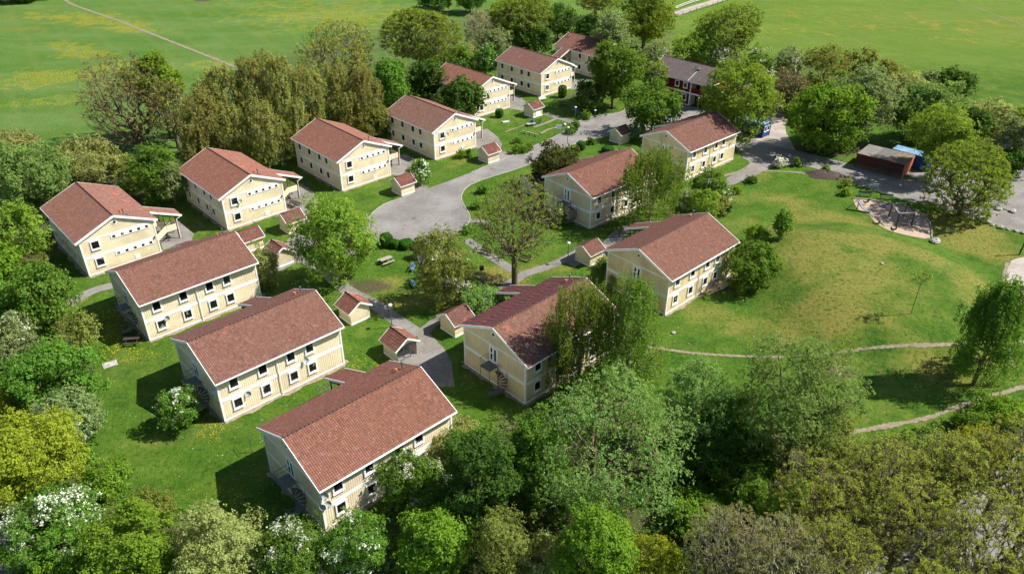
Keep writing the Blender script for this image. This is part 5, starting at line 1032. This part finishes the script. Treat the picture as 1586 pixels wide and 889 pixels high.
put(bench('dark_green', 2.1), (1338, 300), -4, 'left green bench above the playground', 'bench'); put(bench('dark_green', 2.1), (1371, 304), -8, 'right green bench above the playground', 'bench'); put(bench('wood_dark'), (752, 394), -35, 'dark bench beside the footpath under the thin oak', 'bench'); put(bench('wood_dark'), (812, 404), -30, 'dark bench on the grass just right of the oak trunk', 'bench')
put(picnic('wood_dark'), (207, 536), 10, 'dark picnic bench in the shadow of the third house gable', 'picnic table')
r = empty('balance_beam'); b = MB(); b.box(-1.9, 1.9, -.09, .09, .42, .52); b.build('beam', M['wood_grey'], r); b = MB(); [b.box(x_-.06, x_+.06, -.06, .06, 0, .42) for x_ in (-1.2, 0, 1.2)]; b.build('post', M['wood_dark'], r); put(r, (818.5, 209), -35, 'long low wooden beam on posts on the street lawn', 'beam')
# notice board
r = empty('notice_board'); b = MB(); b.box(-.55, .55, -.03, .03, 1.15, 1.95); b.build('board', M['white'], r); b = MB(); [b.box(s*.5-.035, s*.5+.035, -.035, .035, 0, 1.15) for s in (-1, 1)]; b.build('post', M['dish'], r); put(r, (863.5, 208), 5, 'blank white notice board on two posts at the street lawn', 'notice board')
r = empty('sign_frame'); b = MB(); b.box(-.5, .5, -.03, .03, 1.05, 1.6); b.build('board', M['dish'], r); b = MB(); [b.box(s*.5-.03, s*.5+.03, -.03, .03, 0, 1.7) for s in (-1, 1)]; b.build('post', M['dish'], r); put(r, (1352, 294), 0, 'grey playground sign on two thin posts between the benches', 'sign')
r = empty('waste_basket'); b = MB(); b.box(-.25, .25, -.2, .2, .55, 1.15); b.build('bin_body', M['black'], r); b = MB(); b.tube([(0, 0, 0), (0, 0, .6)], .04); b.build('post', M['steel'], r); put(r, (746, 424), 20, 'dark waste basket on a post near the thin oak', 'waste basket')
# clothes drying racks
def dryer():
    r = empty('drying_post'); b = MB(); b.tube([(0, 0, -.05), (0, 0, 1.75)], .035, 6); b.build('pole', M['steel'], r); b = MB(); b.tube([(-.65, 0, 1.78), (.65, 0, 1.78)], .035, 6); b.build('crossbar', M['steel'], r); return r
d0 = dryer(); put(d0, (393, 704), -50, 'T-shaped drying post on the lawn at the nearest house', 'drying post', 'T-shaped clothes drying posts')
put(copy_tree(d0), (434, 285), 10, 'T-shaped drying post behind the porch of the second house', 'drying post', 'T-shaped clothes drying posts')
def cycle_rack():
    r = empty('cycle_rack'); b = MB(); b.tube([(-1, 0, .05), (1, 0, .05)], .025, 5); b.tube([(-1, .5, .05), (1, .5, .05)], .025, 5)
    for k in range(6): x_ = -.9+k*.36; b.tube([(x_, 0, .05), (x_, .05, .55), (x_+.05, .4, .5), (x_+.05, .5, .05)], .02, 5)
    b.build('rack_frame', M['steel'], r); return r
c0_ = cycle_rack(); put(c0_, (309, 357), -47, 'steel cycle rack in the shadow left of the second house', 'cycle rack', 'steel cycle racks'); put(copy_tree(c0_), (476, 291), -47, 'steel cycle rack in the shadow of the turning circle house', 'cycle rack', 'steel cycle racks'); put(copy_tree(c0_), (632, 250), -47, 'steel cycle rack in the shadow at the fourth house', 'cycle rack', 'steel cycle racks')
put(copy_tree(c0_), (506, 606), 43, 'steel cycle rack on the grass strip between the two nearest houses', 'cycle rack', 'steel cycle racks')
# bicycles and the little table by the shed
def bicycle():
    r = empty('bicycle')
    for s in (-.52, .52):
        b = MB(); b.tube([(s+.33*math.cos(t*math.pi/8), 0, .34+.33*math.sin(t*math.pi/8)) for t in range(17)], .025, 5, cap=False)
        for k in range(6): b.tube([(s, 0, .34), (s+.32*math.cos(k*1.047), 0, .34+.32*math.sin(k*1.047))], .006, 3)
        b.build('wheel', M['black'], r)
    b = MB()
    for p0, p1 in (((-.52, 0, .34), (-.05, 0, .32)), ((-.05, 0, .32), (-.2, 0, .85)), ((-.2, 0, .78), (.35, 0, .82)), ((-.05, 0, .32), (.35, 0, .78)), ((.52, 0, .34), (.33, 0, .95)), ((-.52, 0, .34), (-.18, 0, .75))): b.tube([p0, p1], .022, 5)
    b.build('cycle_frame', M['black'], r); b = MB(); b.box(-.32, -.1, -.06, .06, .87, .92); b.build('saddle', M['black'], r); b = MB(); b.tube([(.28, -.28, 1.0), (.34, 0, .97), (.28, .28, 1.0)], .018, 5); b.build('handlebar', M['steel'], r); return r
b0 = bicycle(); put(b0, (829.5, 191.5), 20, 'black bicycle parked nearest the small table on the lawn', 'bicycle', 'black bicycles by the shed'); put(copy_tree(b0), (834.5, 190), 75, 'black bicycle standing right of the other one by the shed', 'bicycle', 'black bicycles by the shed')
r = empty('garden_table'); b = MB(); b.box(-.9, .9, -.5, .5, .40, .46); b.build('table_top', M['wood_grey'], r); b = MB(); [b.box(x_-.04, x_+.04, y_-.04, y_+.04, 0, .4) for x_ in (-.8, .8) for y_ in (-.4, .4)]; b.build('leg', M['wood_dark'], r); put(r, (820, 194.5), 25, 'low grey garden table on the lawn beside the bicycles', 'table')
r = MB(); r.box(-.28, .28, -.2, .2, 0, .4); r.box(-.22, .22, -.16, .16, .4, .5); r = r.build('storage_bag', M['bluep']); put(r, (821.5, 193.5), 10, 'bright blue bag on the low garden table', 'bag', z=.47)
r = MB(); r.box(-.7, .7, -.35, .35, .03, .1); r.box(-.7, -.64, -.35, .35, .1, .25); r.box(.64, .7, -.35, .35, .1, .25); r.box(-.64, .64, -.35, -.29, .1, .2); r = r.build('plastic_tray', M['lamp']); put(r, (781, 189.5), 25, 'white plastic tray lying on the lawn near the fifth house', 'tray')
def ball(px, rad, m, name, label, cat, n=10):
    b = MB(); b.lathe((0, 0, rad), [(rad*math.sin(math.pi*i/8), -rad*math.cos(math.pi*i/8)) for i in range(9)], n); return put(b.build(name, m, None, True), px, 0, label, cat)
ball((872.5, 194.5), .28, M['lamp'], 'play_ball', 'small white ball lying on the street lawn beside the notice board', 'ball')
r = MB(); r.box(-.35, .35, -.2, .2, 0, .12); r = r.build('stone_slab', M['concrete']); put(r, (860.5, 198), 10, 'small pale slab beside the notice board', 'slab')
# planks, slab, boulders
r = empty('timber_pile')
for k in range(9):
    b = MB(); x0_ = random.uniform(-.3, .3); a_ = random.uniform(-.25, .25); b.bar((-1.3+x0_, (k-4)*.17-a_, .08+.05*(k % 3)), (1.2+x0_, (k-4)*.17+a_, .12+.07*(k % 3)), .16, .05); b.build('plank', M['wood_new'], r)
put(r, (1100, 447), 35, 'loose pile of fresh yellow planks at the wall of the mound house', 'planks')
r = empty('pallet'); b = MB(); [b.box(-.9, .9, -.6+.21*k, -.6+.21*k+.16, .5, .54) for k in range(6)]; b.build('deck_board', M['wood_new'], r); b = MB(); [b.box(-.9, .9, y_-.05, y_+.05, 0, .5) for y_ in (-.5, 0, .5)]; b.build('bearer', M['white'], r); put(r, (1118, 440), 38, 'pale wooden pallet stacked beside the loose planks', 'pallet')
r = MB(); r.box(-.75, .75, -.55, .55, .0, .05); r = r.build('concrete_slab', M['stone']); put(r, (171.5, 569.5), 35, 'grey slab set in the grass left of the second nearest house', 'slab')
def boulder(px, s_, label, seed, grp='boulders along the lane'):
    g_ = random.Random(seed); b = MB(); n = 10; off = [g_.uniform(.78, 1.12) for _ in range(90)]
    b.lathe((0, 0, 0), [(0, -.1)]+[(math.sin(math.pi*i/7), .55-.6*math.cos(math.pi*i/7)) for i in range(1, 7)]+[(0, 1.05)], n); b.v = [(x_*off[i % 89]*s_*1.15, y_*off[(i*3) % 89]*s_*.9, max(-.05, z_*.8*s_*off[(i*7) % 89])) for i, (x_, y_, z_) in enumerate(b.v)]
    return put(b.build('boulder', M['stone'], None, False), px, g_.uniform(0, 360), label, 'boulder', grp)
boulder((1447, 370), .75, 'largest grey boulder at the lower corner of the sand', 3)
for i, (px, s_, lb) in enumerate([((1503, 333), .55, 'dark boulder right of the wide spreading tree trunk'), ((1526, 339), .6, 'pale boulder second along the lane edge'), ((1536, 343), .3, 'small stone right of the pale boulder'), ((1549, 347), .5, 'boulder in the middle of the lane edge row'), ((1560, 350), .25, 'little stone in the right half of the row'), ((1572, 352), .35, 'stone third from the right picture edge in the row'), ((1583, 355), .35, 'stone at the right picture edge'), ((1298, 575), .35, 'stone lying at the foot of the thin young tree'), ((1545, 319), .5, 'flat dark stone between lane and car park, left'), ((1567, 322), .55, 'flat dark stone between lane and car park, right'), ((1044, 514), .28, 'flat pale stone on the grass below the mound house'), ((1365, 405), .25, 'lone pinkish stone on the mound')]): boulder(px, s_, lb, 20+i)
# ---------------------------------------------------------------- playground
r = empty('climbing_frame'); c = at(1392, 337); P_ = [at(1375, 331), at(1398.7, 330), at(1410, 345.5), at(1386, 346.5)]; lc = [(p.x-c.x, p.y-c.y) for p in P_]; h_ = 2.2
for x_, y_ in lc: b = MB(); b.bar((x_, y_, -.05), (x_, y_, h_), .12, .12); b.build('post', M['wood_dark'], r)
for i in range(4): b = MB(); b.bar((*lc[i], h_+.05), (*lc[(i+1) % 4], h_+.05), .14, .14); b.build('beam', M['wood_grey'] if i != 1 else M['wood_dark'], r)
b = MB()
for k in range(5): z_ = .3+.4*k; b.tube([(*lc[3], z_), (*lc[2], z_)], .025, 5)
for k in range(7): f = (k+.5)/7; x_ = lc[3][0]*(1-f)+lc[2][0]*f; y_ = lc[3][1]*(1-f)+lc[2][1]*f; b.tube([(x_, y_, .05), (x_, y_, h_)], .015, 4)
b.tube([(*lc[3], 1.3), ((lc[3][0]+lc[2][0])/2, (lc[3][1]+lc[2][1])/2, .1)], .03, 5); b.build('rope_net', M['black'], r)
r.location = c; tag(r, 'square wooden climbing frame with rope net in the sand', 'climbing frame')
r = empty('slide'); a_, e_ = at(1317, 318), at(1347, 326); d_ = e_-a_; Ls = d_.length; r.location = a_; r.rotation_euler = (0, 0, math.atan2(d_.y, d_.x)); tag(r, 'small metal slide running down to the sand', 'slide')
b = MB(); prof = [(.5, 1.45), (.9, 1.4), (Ls*.55, .55), (Ls*.75, .28), (Ls, .22)]
for i in range(4):
    (x0_, z0_), (x1_, z1_) = prof[i], prof[i+1]; b.bar((x0_, 0, z0_), (x1_, 0, z1_), .5, .03)
    for s in (-1, 1): b.bar((x0_, s*.26, z0_+.07), (x1_, s*.26, z1_+.07), .03, .16)
b.build('chute', M['dish'], r); b = MB()
for s in (-1, 1): b.bar((-.35, s*.25, 0), (.5, s*.25, 1.5), .05, .05); b.tube([(.1, s*.28, 1.4), (.4, s*.28, 2.0), (.9, s*.28, 1.6)], .025, 5); b.bar((.9, s*.22, 0), (.9, s*.22, 1.38), .06, .06)
for k in range(6): f = (k+.5)/6; b.bar((-.35+.85*f, -.25, 1.45*f), (-.35+.85*f, .25, 1.45*f), .08, .03)
b.build('ladder', M['black'], r)
def rider(cm_):
    r = empty('spring_rider'); b = MB(); b.tube([(.09*math.cos(t*.9), .09*math.sin(t*.9), .02+t*.02) for t in range(20)], .02, 5); b.build('spring', M['red'], r)
    b = MB(); b.add([(x_, y_, z_) for y_ in (-.09, .09) for x_, z_ in ((-.55, .62), (-.35, .42), (.3, .42), (.5, .62), (.62, .95), (.45, 1.0), (.28, .66), (-.4, .62), (-.55, .85))], [(8, 7, 6, 5, 4, 3, 2, 1, 0), (9, 10, 11, 12, 13, 14, 15, 16, 17)]+[(i, (i+1) % 9, (i+1) % 9+9, i+9) for i in range(9)]); b.build('seat', cm_, r); b = MB(); b.tube([(.33, -.25, .82), (.33, .25, .82)], .02, 5); b.build('handle', M['black'], r); return r
for px, rz, m_, lb in (((1339, 313), 20, M['wood_dark'], 'brown spring rider near the top of the slide'), ((1368, 317), -30, M['wood_blue'], 'blue spring rider with red spring beside the climbing frame'), ((1354, 347), -20, M['wood_dark'], 'brown spring rider at the lower left edge of the sand'), ((1381, 357), 200, M['black'], 'black spring rider at the bottom edge of the sand')): put(rider(m_), px, rz, lb, 'spring rider', 'spring riders on the sand')
bd_ = [at(1319, 303.5), at(1344, 305.5), at(1376, 311.5), at(1398, 315.5), at(1418, 322), at(1433, 333), at(1441, 345.5), at(1442, 363)]; sp_ = smooth_poly(bd_, False, .9); b = MB()
for i in range(len(sp_)-1): b.bar((sp_[i].x, sp_[i].y, .09), (sp_[i+1].x, sp_[i+1].y, .09), .14, .26)
tag(b.build('sandpit_edging', M['wood_grey']), 'curved weathered timber edging along the playground sand', 'edging')
# satellite dishes
def dish():
    r = empty('satellite_dish'); b = MB(); b.lathe((0, 0, 0), [(0, 0), (.2, .025), (.38, .09), (.42, .12)], 18); b.v = [(z_*1+.35, x_, y_*1.05) for x_, y_, z_ in b.v]; b.build('reflector', M['dish'], r, True)
    b = MB(); b.tube([(0, 0, -.3), (.15, 0, -.15), (.35, 0, 0)], .03, 5); b.tube([(.37, 0, -.4), (.85, 0, -.2)], .015, 4); b.build('bracket', M['steel'], r); b = MB(); b.box(.8, .95, -.05, .05, -.27, -.15); b.build('receiver', M['black'], r); return r
def on_house(k, lx, ly, lz):
    x_, y_, t_ = houses[k][:3]; c, s = math.cos(R(t_)), math.sin(R(t_)); return (x_+c*lx-s*ly, y_+s*lx+c*ly, lz)
q0 = dish(); q0.scale = (.72, .72, .72); fst = True
for k, l, az, lb in (('A', (-6.6, -4.85, 4.1), -80, 'upper satellite dish at the corner of the nearest house'), ('A', (-6.5, -4.85, 3.1), -75, 'lower of two dishes at the corner of the nearest house'), ('A', (-6.9, -4.85, 3.0), -95, 'small dish overlapping the lower one at the nearest house corner'), ('B', (-7.1, -4.7, 4.0), -100, 'dish at the gable corner of the house with the white bush'), ('B', (-5.0+.9, -4.85, 2.2), -80, 'white dish beside the lower left window of the second nearest house'), ('B', (2.6, -4.85, 3.0), -70, 'dish with its shadow between the windows of the second nearest house'),
        ('C', (-4.5, -4.85, 2.2), -80, 'white dish at the lower left window of the third house back'), ('G', (7.1, -2.0, 4.1), -60, 'dish on the small-window gable of the fourth house'), ('E', (7.1, -2.2, 3.9), -60, 'thin dish arm at the gable window of the second house'), ('A', (1.9, -4.9, 3.6), -80, 'dark dish by an upper window of the nearest house')):
    o = q0 if fst else copy_tree(q0); fst = False; o.location = on_house(k, *l); o.rotation_euler = (0, R(-12), R(az)); tag(o, lb, 'satellite dish', 'satellite dishes on the houses')
# fence along the far path, fences at the top left
def rail_fence(pts, label, n_post=10, h=1.2, m=None):
    P = smooth_poly([at(*p) for p in pts], False, 3.0); r = empty('rail_fence', P[0], label=label, cat='fence'); o0 = P[0]; m = m or M['white']
    for p in P: b = MB(); q = p-o0; b.box(q.x-.08, q.x+.08, q.y-.08, q.y+.08, -.05, h); b.build('post', m, r)
    b = MB()
    for i in range(len(P)-1):
        for z_ in (.55, 1.05): b.bar(tuple(P[i]-o0+Vector((0, 0, z_))), tuple(P[i+1]-o0+Vector((0, 0, z_))), .05, .12)
    b.build('rail', m, r)
rail_fence([(1042, 14), (1065, 5), (1088, -2), (1120, -12), (1160, -24)], 'white rail fence beyond the pale track at the top'); rail_fence([(1046, 24), (1075, 15), (1100, 7), (1135, -5)], 'grey post fence on the near side of the pale track', m=M['wood_grey'], h=1.0)
rail_fence([(-40, 12), (10, 8), (60, 3), (92, 0)], 'grey rail fence in the top left corner of the left field', m=M['wood_grey'])
for i, (bx, lb) in enumerate([((-40, -20, 10, 10), 'dark bush behind the rail fence, far left'), ((5, -22, 55, 8), 'dark bush behind the rail fence, middle'), ((50, -24, 95, 2), 'dark bush behind the rail fence beside the trail')]): T('dark', bx, .3, lb, 'bush', 'bush')
tb = [((1440+8*i, 0), 0) for i in range(1)]
